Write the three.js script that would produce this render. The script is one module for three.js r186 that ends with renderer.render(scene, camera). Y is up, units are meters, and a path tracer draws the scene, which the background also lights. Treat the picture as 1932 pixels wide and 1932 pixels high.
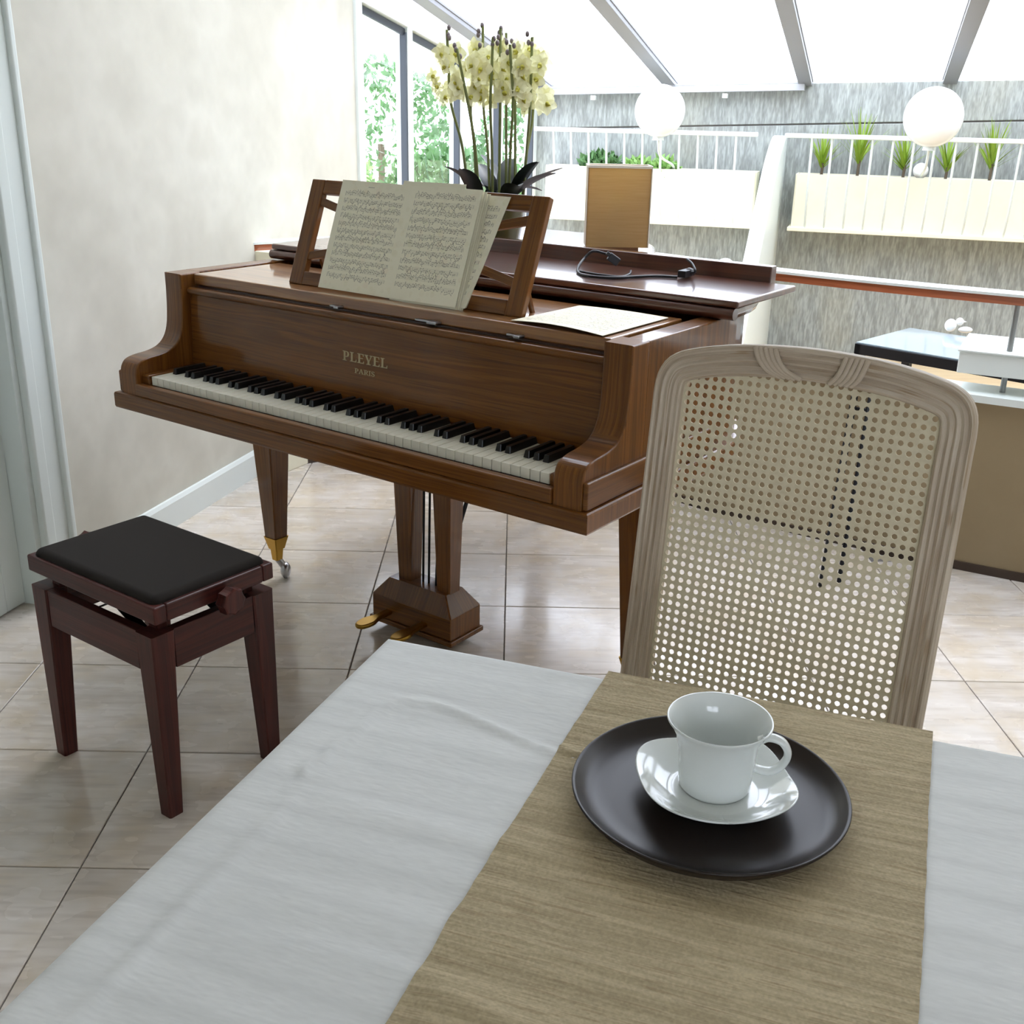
import * as THREE from 'three';
import { RoundedBoxGeometry } from 'three/addons/geometries/RoundedBoxGeometry.js';
import { TextGeometry } from 'three/addons/geometries/TextGeometry.js';
import { FontLoader } from 'three/addons/loaders/FontLoader.js';
import { mergeGeometries, mergeVertices, toCreasedNormals } from 'three/addons/utils/BufferGeometryUtils.js';

// ---------------------------------------------------------------- camera, sky, exposure
const scene = new THREE.Scene();
const EYE = 1.36, R = Math.PI / 180;
const camera = new THREE.PerspectiveCamera(49.696, 1, 0.05, 200);
camera.position.set(0, EYE, 0);
camera.rotation.set(-20.193 * R, -0.1668 * R, 1.168 * R, 'YXZ');
camera.updateMatrixWorld(true);
scene.background = new THREE.Color(0.88, 0.95, 1.09);          // bright overcast sky
scene.backgroundIntensity = 6.5;
const renderer = new THREE.WebGLRenderer({ antialias: true });
renderer.toneMapping = THREE.LinearToneMapping;
renderer.toneMappingExposure = 0.84;
renderer.shadowMap.enabled = true;

// the sun behind thin cloud: a wide soft disc ahead of the camera
const sun = new THREE.DirectionalLight(new THREE.Color(1, .97, .93), 1.1);
sun.name = 'sun'; sun.position.set(3.2, 9.5, -8.5); sun.target.position.set(0, 0, -2.5); sun.castShadow = true;
Object.assign(sun.shadow.camera, { left: -7, right: 7, top: 7, bottom: -7, near: .5, far: 30 }); sun.shadow.mapSize.set(2048, 2048); sun.shadow.radius = 45;
scene.add(sun, sun.target);

// ---------------------------------------------------------------- helpers
const V = (x, y, z) => new THREE.Vector3(x, y, z);
const rng = (seed) => () => { seed |= 0; seed = seed + 0x6D2B79F5 | 0; let t = Math.imul(seed ^ seed >>> 15, 1 | seed); t = t + Math.imul(t ^ t >>> 7, 61 | t) ^ t; return ((t ^ t >>> 14) >>> 0) / 4294967296; };
const lerp = (a, b, t) => a + (b - a) * t, clamp = (x, a = 0, b = 1) => Math.min(b, Math.max(a, x));
const smooth = (a, b, x) => { const t = clamp((x - a) / (b - a)); return t * t * (3 - 2 * t); };
// photo pixel (1932 frame) -> direction; a point comes from the plane it lies on
const FPX = 2086.04;
function ray(px, py) { return V(px - 966, 966 - py, -FPX).applyQuaternion(camera.quaternion).normalize(); }
function onPlane(px, py, o, n) { const d = ray(px, py), c = camera.position; const t = o.clone().sub(c).dot(n) / d.dot(n); return c.clone().addScaledVector(d, t); }
function onLevel(px, py, h) { return onPlane(px, py, V(0, h, 0), V(0, 1, 0)); }
function atDepth(px, py, z) { return onPlane(px, py, V(0, 0, z), V(0, 0, 1)); }

const names = new Map();
function numbered(n) { const k = names.get(n) ?? 0; names.set(n, k + 1); return k ? n + '_' + String(k).padStart(3, '0') : n; }
function sh(o) { o.castShadow = true; o.receiveShadow = true; return o; }
function thing(name, label, category, pos = [0, 0, 0], turn = 0, group) {
  const o = new THREE.Group(); o.name = numbered(name); o.position.set(...pos); o.rotation.y = turn;
  o.userData = { label, category }; if (group) o.userData.group = group;
  scene.add(o); return o;
}
function part(parent, name, geo, mat, label) { const m = sh(new THREE.Mesh(geo, mat)); m.name = name; if (label) m.userData.label = label; parent.add(m); return m; }
function single(name, geo, mat, label, category, group) { const m = sh(new THREE.Mesh(geo, mat)); m.name = numbered(name); m.userData = { label, category }; if (group) m.userData.group = group; scene.add(m); return m; }
function struct(name, geo, mat, label, category) { const m = sh(new THREE.Mesh(geo, mat)); m.name = name; m.userData = { label, category, kind: 'structure' }; scene.add(m); return m; }
function structGroup(name, label, category) { const g = new THREE.Group(); g.name = name; g.userData = { label, category, kind: 'structure' }; scene.add(g); return g; }
const mg = (list) => { const l = list.map((g) => { const q = g.index ? g.toNonIndexed() : g; for (const k of Object.keys(q.attributes)) if (!['position', 'normal', 'uv'].includes(k)) q.deleteAttribute(k); if (!q.attributes.uv) q.setAttribute('uv', new THREE.BufferAttribute(new Float32Array(q.attributes.position.count * 2), 2)); return q; }); return mergeGeometries(l); };
// uv in metres by dominant normal; grain = axis along which u runs
function metric(g, grain = 'x', off = 0) {
  const q = g.index ? g.toNonIndexed() : g; const p = q.attributes.position, n = q.attributes.normal, uv = new Float32Array(p.count * 2);
  for (let i = 0; i < p.count; i += 3) {
    let ax = 0, ay = 0, az = 0; for (let k = 0; k < 3; k++) { ax += Math.abs(n.getX(i + k)); ay += Math.abs(n.getY(i + k)); az += Math.abs(n.getZ(i + k)); }
    const d = ax >= ay && ax >= az ? 0 : ay >= az ? 1 : 2;
    for (let k = 0; k < 3; k++) {
      const c = [p.getX(i + k), p.getY(i + k), p.getZ(i + k)], gi = { x: 0, y: 1, z: 2 }[grain]; let u, v;
      const rest = [0, 1, 2].filter((a) => a !== d);
      if (rest.includes(gi)) { u = c[gi]; v = c[rest.find((a) => a !== gi)]; } else { u = c[rest[0]]; v = c[rest[1]]; }
      uv[(i + k) * 2] = u + off; uv[(i + k) * 2 + 1] = v + off * 1.7;
    }
  }
  q.setAttribute('uv', new THREE.BufferAttribute(uv, 2)); return q;
}
const box = (w, h, d, x = 0, y = 0, z = 0, r = 0.003, grain = null) => { const g = r > 0 ? new RoundedBoxGeometry(w, h, d, 2, Math.min(r, w / 2.01, h / 2.01, d / 2.01)) : new THREE.BoxGeometry(w, h, d); g.translate(x, y, z); return metric(g, grain ?? (w >= h && w >= d ? 'x' : h >= d ? 'y' : 'z'), (x * 3.1 + y * 1.7 + z) % 1); };
const span = (x0, x1, y0, y1, z0, z1, r = 0.003, grain = null) => box(x1 - x0, y1 - y0, z1 - z0, (x0 + x1) / 2, (y0 + y1) / 2, (z0 + z1) / 2, r, grain);
const tube = (pts, r, seg = 24, rad = 8, closed = false) => new THREE.TubeGeometry(new THREE.CatmullRomCurve3(pts, closed), seg, r, rad, closed);
const rod = (a, b, r, rad = 10) => { const d = b.clone().sub(a), g = new THREE.CylinderGeometry(r, r, d.length(), rad); g.applyQuaternion(new THREE.Quaternion().setFromUnitVectors(V(0, 1, 0), d.clone().normalize())); const m = a.clone().add(b).multiplyScalar(.5); g.translate(m.x, m.y, m.z); return g; };
const lathe = (pts, seg = 48) => new THREE.LatheGeometry(pts.map(([x, y]) => new THREE.Vector2(x, y)), seg);
const sphere = (r, x = 0, y = 0, z = 0, w = 24, h = 16) => new THREE.SphereGeometry(r, w, h).translate(x, y, z);
// bar with square section w x d from a to b
function bar(a, b, w, d, up = V(0, 1, 0), r = 0.002) {
  const y = b.clone().sub(a), L = y.length(); y.normalize(); const x = up.clone().cross(y).normalize(), z = x.clone().cross(y);
  const g = box(w, L, d, 0, 0, 0, r, 'y'); g.applyMatrix4(new THREE.Matrix4().makeBasis(x, y, z)); const m = a.clone().add(b).multiplyScalar(.5); g.translate(m.x, m.y, m.z); return g;
}
// frustum with square section: half widths at bottom and top
function taper(y0, hw0, y1, hw1, x = 0, z = 0, hd0 = hw0, hd1 = hw1, c = 0.003, dx = 0, dz = 0) {
  const P = []; const ring = (y, a, b, ox, oz) => [[-a + c, -b], [a - c, -b], [a, -b + c], [a, b - c], [a - c, b], [-a + c, b], [-a, b - c], [-a, -b + c]].map(([i, j]) => [x + ox + i, y, z + oz + j]);
  const A = ring(y0, hw0, hd0, dx, dz), B = ring(y1, hw1, hd1, 0, 0), push = (...t) => t.forEach((q) => P.push(...q));
  for (let i = 0; i < 8; i++) { const j = (i + 1) % 8; push(A[i], B[j], A[j], A[i], B[i], B[j]); }
  for (let i = 1; i < 7; i++) { push(A[0], A[i], A[i + 1]); push(B[0], B[i + 1], B[i]); }
  const g = new THREE.BufferGeometry(); g.setAttribute('position', new THREE.Float32BufferAttribute(P, 3)); g.computeVertexNormals(); return metric(g, 'y', (x + z) % 1);
}
// extrude an outline (list of [a,b]); bevelled
function ext(pts, depth, bevel = 0.002, holes = [], seg = 2) {
  const s = new THREE.Shape(pts.map(([a, b]) => new THREE.Vector2(a, b))); for (const h of holes) s.holes.push(new THREE.Path(h.map(([a, b]) => new THREE.Vector2(a, b))));
  const g = new THREE.ExtrudeGeometry(s, { depth: depth - 2 * bevel, bevelEnabled: bevel > 0, bevelSize: bevel, bevelOffset: -bevel, bevelThickness: bevel, bevelSegments: seg, curveSegments: 12 }); g.translate(0, 0, bevel); return g;
}
// sweep a closed profile [(across, out)] along a path in the xy plane (out = +z)
function sweepFlat(path, prof, closed = false) {
  const n = path.length, m = prof.length, P = [], I = [], nor = [], UV = []; let len = 0;
  for (let i = 0; i < n; i++) { const a = path[closed ? (i + n - 1) % n : Math.max(0, i - 1)], b = path[closed ? (i + 1) % n : Math.min(n - 1, i + 1)]; const dx = b[0] - a[0], dy = b[1] - a[1], l = Math.hypot(dx, dy); nor.push([-dy / l, dx / l]); }
  for (let i = 0; i < n; i++) { if (i) len += Math.hypot(path[i][0] - path[i - 1][0], path[i][1] - path[i - 1][1]); for (const [a, o] of prof) { UV.push(len, a + o); P.push(path[i][0] + nor[i][0] * a, path[i][1] + nor[i][1] * a, o); } }
  for (let i = 0; i < (closed ? n : n - 1); i++) for (let j = 0; j < m; j++) { const k = (j + 1) % m, i2 = (i + 1) % n; I.push(i * m + j, i2 * m + k, i * m + k, i * m + j, i2 * m + j, i2 * m + k); }
  if (!closed) for (let j = 1; j < m - 1; j++) { I.push(0, j, j + 1); I.push((n - 1) * m, (n - 1) * m + j + 1, (n - 1) * m + j); }
  const g = new THREE.BufferGeometry(); g.setAttribute('position', new THREE.Float32BufferAttribute(P, 3)); g.setAttribute('uv', new THREE.Float32BufferAttribute(UV, 2)); g.setIndex(I);
  return toCreasedNormals(g, 0.7);
}
// ---------------------------------------------------------------- noise and textures
function hash(x, y, s) { let h = Math.imul(x, 374761393) + Math.imul(y, 668265263) + Math.imul(s, 2147483647 ^ 0x5bd1e995); h = Math.imul(h ^ h >>> 13, 1274126177); return ((h ^ h >>> 16) >>> 0) / 4294967296; }
function noise(x, y, px, py, s) { // tiling value noise, period px,py
  const xi = Math.floor(x), yi = Math.floor(y), fx = x - xi, fy = y - yi, u = fx * fx * (3 - 2 * fx), v = fy * fy * (3 - 2 * fy), m = (a, b) => ((a % b) + b) % b;
  const a = hash(m(xi, px), m(yi, py), s), b = hash(m(xi + 1, px), m(yi, py), s), c = hash(m(xi, px), m(yi + 1, py), s), d = hash(m(xi + 1, px), m(yi + 1, py), s);
  return lerp(lerp(a, b, u), lerp(c, d, u), v);
}
function fbm(u, v, fx, fy, s, oct = 4) { let a = 0, w = .5, t = 0; for (let i = 0; i < oct; i++) { a += w * noise(u * fx, v * fy, fx, fy, s + i); t += w; w *= .5; fx *= 2; fy *= 2; } return a / t; }
function tex(w, h, size, fn, srgb = true) {   // size = metres covered [u,v]
  const d = new Uint8Array(w * h * 4);
  for (let j = 0; j < h; j++) for (let i = 0; i < w; i++) { const c = fn(i / w, j / h), k = (j * w + i) * 4; for (let q = 0; q < 3; q++) d[k + q] = clamp(Array.isArray(c) ? c[q] : c, 0, 255); d[k + 3] = 255; }
  const t = new THREE.DataTexture(d, w, h); t.wrapS = t.wrapT = THREE.RepeatWrapping; t.magFilter = THREE.LinearFilter; t.minFilter = THREE.LinearMipmapLinearFilter; t.generateMipmaps = true;
  if (srgb) t.colorSpace = THREE.SRGBColorSpace; t.repeat.set(1 / size[0], 1 / size[1]); t.needsUpdate = true; return t;
}
const mix3 = (a, b, t) => [lerp(a[0], b[0], t), lerp(a[1], b[1], t), lerp(a[2], b[2], t)];
function woodTex(a, b, c, s, size = [1.2, .3]) {
  return tex(512, 512, size, (u, v) => { const w = fbm(u, v, 2, 4, s, 3) * .25, st = fbm(u, v + w, 3, 48, s + 9, 4), fine = fbm(u, v, 12, 220, s + 20, 2), big = fbm(u, v, 2, 5, s + 30, 3); let col = mix3(a, b, smooth(.25, .75, st)); col = mix3(col, c, smooth(.55, .85, fine) * .45); const k = .86 + .28 * big; return col.map((x) => x * k); });
}
const std = (o) => new THREE.MeshStandardMaterial(o), phy = (o) => new THREE.MeshPhysicalMaterial(o);
const M = {};
{
  const piano = woodTex([118, 73, 28], [94, 56, 18], [58, 32, 8], 3);
  M.piano = phy({ map: piano, roughness: .4, specularIntensity: .3, clearcoat: .6, clearcoatRoughness: .08 });
  const lid = woodTex([92, 52, 38], [74, 40, 28], [54, 28, 20], 5);
  M.lid = phy({ map: lid, roughness: .3, clearcoat: 1, clearcoatRoughness: .1 });
  M.shelf = phy({ map: woodTex([150, 104, 56], [128, 84, 44], [98, 60, 28], 8), roughness: .3, clearcoat: 1, clearcoatRoughness: .07 });
  M.rosewood = phy({ map: woodTex([86, 41, 35], [66, 29, 26], [42, 17, 16], 12), roughness: .36, specularIntensity: .7 });
  M.rail = phy({ map: woodTex([160, 92, 62], [136, 74, 48], [110, 58, 38], 15), roughness: .3, clearcoat: 1, clearcoatRoughness: .06 });
  M.velvet = phy({ color: '#17100a', roughness: .95, sheen: .15, sheenColor: new THREE.Color('#3a2c18'), sheenRoughness: .5 });
  M.ivory = phy({ color: '#dcd8c6', roughness: .3, clearcoat: .4, clearcoatRoughness: .15 });
  M.ebony = phy({ color: '#0c0b0c', roughness: .32 });
  M.brass = std({ color: '#b08a3c', metalness: 1, roughness: .32 });
  M.steel = std({ color: '#a9a9ab', metalness: 1, roughness: .3 });
  M.blackMetal = std({ color: '#15151a', metalness: .4, roughness: .45 });
  M.rubber = std({ color: '#1a1a20', roughness: .45 });
  M.gilt = std({ color: '#b3a27c', metalness: .35, roughness: .5 });
  M.greyMetal = std({ color: '#8d908f', metalness: .5, roughness: .4 });
  // walls
  const plaster = tex(1024, 1024, [2.4, 2.4], (u, v) => { const a = fbm(u, v, 4, 4, 40, 5), b = fbm(u, v, 14, 14, 50, 4), c = fbm(u, v, 40, 40, 60, 3); const k = smooth(.3, .72, a * .5 + b * .5); let col = mix3([192, 188, 174], [208, 205, 192], k); col = mix3(col, [172, 166, 150], smooth(.58, .8, b) * .22); return col.map((x) => x * (.97 + .05 * c)); });
  const plasterB = tex(512, 512, [2.4, 2.4], (u, v) => 128 + 90 * (fbm(u, v, 12, 12, 71, 5) - .5), false);
  M.plaster = std({ map: plaster, bumpMap: plasterB, bumpScale: .004, roughness: .85 });
  M.whitePaint = std({ color: '#dfe5e1', roughness: .42 });
  M.doorPaint = std({ color: '#d5dcd7', roughness: .4 });
  M.ceiling = std({ color: '#e6e5df', roughness: .9 });
  const grey = tex(1024, 1024, [1.6, 1.6], (u, v) => { const a = fbm(u, v, 150, 24, 80, 3), b = fbm(u, v, 5, 4, 85, 4), c = fbm(u, v, 300, 60, 88, 2); let col = mix3([140, 144, 141], [167, 172, 169], smooth(.2, .8, a)); col = mix3(col, [164, 160, 140], smooth(.5, .8, b) * .3); return col.map((x) => x * (.9 + .2 * c)); });
  M.grey = std({ map: grey, roughness: .9, bumpMap: tex(512, 512, [1.6, 1.6], (u, v) => 255 * fbm(u, v, 150, 24, 80, 3), false), bumpScale: .0015 });
  M.cream = std({ map: tex(256, 256, [1, 1], (u, v) => { const k = fbm(u, v, 8, 8, 91, 4); return mix3([232, 226, 200], [240, 236, 214], k); }), roughness: .6 });
  M.beigeWall = std({ map: tex(256, 256, [1.5, 1.5], (u, v) => { const k = fbm(u, v, 8, 8, 95, 4); return mix3([138, 120, 90], [154, 136, 106], k); }), roughness: .8 });
  M.foot_strip = std({ color: '#3d2e22', roughness: .6 });
  M.tan = std({ map: tex(512, 512, [1.6, 1.6], (u, v) => { const k = fbm(u, v, 4, 40, 97, 4); return mix3([196, 168, 128], [220, 196, 158], k); }), roughness: .35 });
  M.glass = phy({ color: '#ffffff', transmission: 1, thickness: 0, roughness: 0, ior: 1.45 });
  M.tableGlass = phy({ color: '#dfeaf0', transmission: 1, thickness: 0, roughness: 0, ior: 1.5 });
  M.aluminium = std({ color: '#8f9095', metalness: .3, roughness: .5 });
  M.gutter = std({ color: '#c3c6ce', roughness: .5 });
  M.darkFrame = std({ color: '#3a4048', roughness: .5 });
  M.opal = phy({ color: '#f7f7f4', roughness: .25, clearcoat: .5, clearcoatRoughness: .1 });
  M.grout = std({ color: '#6f6a66', roughness: .9 });
  // textiles
  M.cloth = phy({ map: tex(1024, 1024, [.6, .6], (u, v) => { const st = fbm(u, v, 3, 15, 110, 3), wv = fbm(u, v, 60, 260, 113, 2); const lines = Math.pow(.5 + .5 * Math.cos(v * 2 * Math.PI * 12 + 1.6 * (fbm(u, v, 2, 12, 117, 2) - .5)), 6); const k = smooth(.35, .7, st) * .4 + wv * .6; return mix3(mix3([222, 224, 222], [236, 238, 236], k), [204, 206, 204], lines * .22); }), bumpMap: tex(512, 512, [.6, .6], (u, v) => 128 + 80 * (fbm(u, v, 3, 15, 110, 3) - .5) + 60 * (fbm(u, v, 40, 200, 114, 2) - .5), false), bumpScale: .0012, roughness: .88, sheen: .25, sheenRoughness: .6 });
  M.runner = phy({ map: tex(1024, 1024, [.4, .4], (u, v) => { const a = fbm(u, v, 3, 60, 120, 4), b = fbm(u, v, 10, 190, 124, 3), c = fbm(u, v, 200, 160, 128, 2); let col = mix3([172, 157, 125], [196, 181, 148], smooth(.3, .7, a * .55 + b * .45)); col = mix3(col, [140, 120, 90], smooth(.58, .8, b) * .5); return col.map((x) => x * (.93 + .14 * c)); }), bumpMap: tex(512, 512, [.4, .4], (u, v) => 255 * (fbm(u, v, 10, 190, 124, 3) * .6 + .4 * fbm(u, v, 200, 160, 128, 2)), false), bumpScale: .0012, roughness: .9 });
  M.plate = phy({ color: '#1f1611', roughness: .34, specularIntensity: .8 });
  M.porcelain = phy({ color: '#e6ebe8', roughness: .12, clearcoat: .8, clearcoatRoughness: .06 });
  // chair
  const ceruse = tex(512, 512, [.5, .12], (u, v) => { const a = fbm(u, v, 3, 40, 130, 4), b = fbm(u, v, 8, 120, 134, 3); let c = mix3([174, 158, 138], [197, 183, 163], smooth(.3, .7, a)); c = mix3(c, [140, 112, 80], smooth(.62, .85, b) * .55); c = mix3(c, [206, 198, 184], smooth(.6, .9, a) * .4); return c; });
  M.ceruse = std({ map: ceruse, roughness: .6 });
  M.cane = std({ map: tex(256, 256, [.2, .2], (u, v) => { const k = fbm(u, v, 30, 30, 140, 3); return mix3([194, 182, 152], [213, 203, 176], k); }), roughness: .6 });
  M.seatFabric = std({ color: '#b9ab90', roughness: .9 });
  // plants
  M.stem = std({ color: '#6d7440', roughness: .6 });
  M.bud = std({ color: '#6e6262', roughness: .6 });
  M.petal = phy({ color: '#efedc4', roughness: .6, transmission: .35, thickness: 0, side: THREE.DoubleSide });
  M.lip = std({ color: '#a8a232', roughness: .6 });
  M.orchidLeaf = std({ color: '#131c16', roughness: .4, side: THREE.DoubleSide });
  M.pot = phy({ color: '#4a4a2a', roughness: .25, clearcoat: .6 });
  M.moss = std({ color: '#3a3a22', roughness: 1 });
  M.yucca = std({ color: '#7f9c2c', roughness: .5, side: THREE.DoubleSide });
  M.yuccaStem = std({ color: '#5d5140', roughness: .8 });
  M.shrubA = std({ color: '#5c8450', roughness: .6, side: THREE.DoubleSide });
  M.shrubB = std({ color: '#8db567', roughness: .6, side: THREE.DoubleSide });
  M.gardenA = phy({ color: '#5c8450', roughness: .6, transmission: .4, thickness: 0, side: THREE.DoubleSide });
  M.gardenB = phy({ color: '#8db567', roughness: .6, transmission: .4, thickness: 0, side: THREE.DoubleSide });
  M.bark = std({ color: '#6a5a48', roughness: .9 });
  M.soil = std({ color: '#5a4c3c', roughness: 1 });
  M.grass = std({ map: tex(256, 256, [2, 2], (u, v) => mix3([120, 140, 90], [170, 180, 130], fbm(u, v, 20, 20, 150, 4))), roughness: 1 });
  M.paper = std({ color: '#e6e1c8', roughness: .8 });
  M.lampShade = phy({ map: tex(256, 256, [.3, .3], (u, v) => { const k = fbm(u, v, 120, 6, 160, 3); return mix3([212, 184, 124], [226, 202, 146], k); }), roughness: .7, transmission: .55, thickness: 0, side: THREE.DoubleSide });
  M.lampRimLitEdge = std({ color: '#efe8d8', roughness: .5 });
  M.lampWood = std({ map: woodTex([150, 108, 66], [126, 86, 48], [100, 64, 34], 170), roughness: .45 });
}
console.log('materials');

// ---------------------------------------------------------------- setting: floor
const TX = -0.006, TZ = -1.717, TS = 0.3935, TSZ = 0.3965;
const rail = new THREE.CatmullRomCurve3([V(-1.02, 0, -4.16), V(-.6, 0, -4.41), V(-.05, 0, -4.44), V(.3, 0, -4.24), V(.9, 0, -3.69), V(1.5, 0, -3.295), V(2.4, 0, -2.86), V(3.5, 0, -2.45)]);
function beyondRail(x, z, off = 0) { let best = 1e9, bz = 0; for (let i = 0; i <= 60; i++) { const p = rail.getPoint(i / 60); const d = Math.abs(p.x - x); if (d < best) { best = d; bz = p.z; } } return z < bz - off; }
const floor = structGroup('floor', 'beige stone floor laid in a square grid of large polished tiles', 'floor');
{
  part(floor, 'screed', span(-2.6, 3.5, -.12, -.004, -4.6, 2.7, 0), M.grout);
  const kinds = [];
  for (let k = 0; k < 6; k++) {
    const map = tex(256, 256, [TS, TS], (u, v) => { const a = fbm(u, v, 3, 14, 200 + k * 17, 4), b = fbm(u, v, 6, 5, 205 + k * 17, 4), c = fbm(u, v, 5, 36, 209 + k * 17, 2); let col = mix3([196, 187, 175], [222, 215, 207], a); col = mix3(col, [192, 174, 146], smooth(.3, .9, b) * .55); col = mix3(col, [176, 164, 152], smooth(.4, .95, c) * .5); return col.map((x) => x * (.97 + .012 * k)); });
    const rough = tex(128, 128, [TS, TS], (u, v) => 170 + 60 * (fbm(u, v, 6, 12, 230 + k, 3) - .5), false);
    kinds.push(phy({ map, roughness: .4, roughnessMap: rough, clearcoat: .5, clearcoatRoughness: .13 }));
  }
  const w = TS - .0028, d = TSZ - .0028, c = .0014, t = .012;
  const P = []; const q = (a, b, e, f) => P.push(...a, ...b, ...e, ...a, ...e, ...f);
  const x = w / 2, z = d / 2, T = [[-x + c, 0, z - c], [x - c, 0, z - c], [x - c, 0, -z + c], [-x + c, 0, -z + c]], B = [[-x, -c, z], [x, -c, z], [x, -c, -z], [-x, -c, -z]], L = B.map(([a, , b]) => [a, -t, b]);
  q(...T); for (let i = 0; i < 4; i++) { const j = (i + 1) % 4; q(B[i], B[j], T[j], T[i]); q(L[i], L[j], B[j], B[i]); }
  const g = new THREE.BufferGeometry(); g.setAttribute('position', new THREE.Float32BufferAttribute(P, 3)); g.computeVertexNormals(); const tg = metric(g, 'x');
  const rr = rng(7);
  for (let i = -5; i < 9; i++) for (let j = -7; j < 11; j++) {
    const cx = TX + (i + .5) * TS, cz = TZ - (-j + .5) * TSZ; if (cz < -4.7 || beyondRail(cx, cz, .12)) continue;
    const m = part(floor, 'tile', tg, kinds[Math.floor(rr() * 6)]); m.position.set(cx, (rr() - .5) * .0006, cz);
  }
}
struct('floor_terrace', span(-.95, 5, -.12, -.008, -7.6, -2.0, 0).translate(0, 0, 0), M.tan, 'tan stone floor of the glazed terrace beyond the low wall', 'floor');

// ---------------------------------------------------------------- setting: left wall, door, baseboard
const W0 = V(-1.278, 0, -2.995), WD = V(.276, 0, -1).normalize(), WN = V(-WD.z, 0, WD.x);    // WN points into the room
const wallAngle = Math.atan2(WD.x, -WD.z);            // local -z runs along the wall away from the camera
function wallGroup(g) { g.position.copy(W0); g.rotation.y = -wallAngle; return g; }   // local x = into the room, local -z = along the wall
const WEND = 2.19, DOORW = .86, CAS = .13;
{
  const g = wallGroup(structGroup('wall_left', 'cream mottled plaster wall beside the piano', 'wall'));
  part(g, 'plaster', metric(new THREE.BoxGeometry(.24, 3.2, WEND).translate(-.12, 1.5, -WEND / 2), 'z'), M.plaster);
  part(g, 'plaster', metric(new THREE.BoxGeometry(.24, 3.2, 4.2).translate(-.12, 1.5, CAS * 2 + DOORW + 2.1), 'z'), M.plaster);
  part(g, 'plaster', metric(new THREE.BoxGeometry(.24, .9, CAS * 2 + DOORW).translate(-.12, 2.65, CAS + DOORW / 2), 'z'), M.plaster);
  const b = wallGroup(structGroup('baseboard_left', 'white painted baseboard along the plaster wall behind the piano', 'baseboard'));
  part(b, 'board', ext([[0, 0], [.016, 0], [.016, .088], [.010, .1], [0, .1]], WEND - .02, .0015).rotateY(0).translate(0, 0, -WEND + .02), M.whitePaint);
  const d = wallGroup(structGroup('door_1', 'white panelled door in a moulded white casing', 'door'));
  const leaf = span(-.11, -.07, .005, 2.15, CAS + .02, CAS + DOORW - .02, .002);
  part(d, 'leaf', leaf, M.doorPaint);
  // rails, stiles and mouldings of the leaf
  const z0 = CAS + .02, z1 = CAS + DOORW - .02, f = -.07;
  for (const [a, c, y0, y1] of [[z0, z0 + .075, .005, 2.15], [z1 - .075, z1, .005, 2.15]]) part(d, 'stile', span(f, f + .014, y0, y1, a, c, .004), M.doorPaint);
  for (const [y0, y1] of [[.005, .16], [.86, 1.0], [2.03, 2.15]]) part(d, 'rail', span(f, f + .014, y0, y1, z0 + .075, z1 - .075, .004), M.doorPaint);
  for (const [y0, y1] of [[.18, .84], [1.02, 2.01]]) part(d, 'panel', span(f, f + .01, y0 + .02, y1 - .02, z0 + .115, z1 - .115, .004), M.doorPaint);
  // casing: outer bead, flat, inner bead
  for (const side of [0, 1]) {
    const zz = (a, c) => side ? [CAS * 2 + DOORW - c, CAS * 2 + DOORW - a] : [a, c];
    const pr = (x0, x1, a, c, r) => { const [p, q] = zz(a, c); return span(x0, x1, 0, 2.2, p, q, r); };
    part(d, 'casing', mg([pr(0, .03, 0, .026, .009), pr(0, .018, .02, .09, .002), pr(0, .026, .085, CAS, .008)]), M.doorPaint);
    part(d, 'jamb', pr(-.2, .004, CAS - .012, CAS + .02, .002), M.doorPaint);
  }
  part(d, 'casing_head', span(0, .026, 2.2, 2.33, 0, CAS * 2 + DOORW, .006), M.doorPaint);
  part(d, 'head_jamb', span(-.2, .004, 2.15, 2.2, CAS, CAS + DOORW, .002), M.doorPaint);
}

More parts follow.
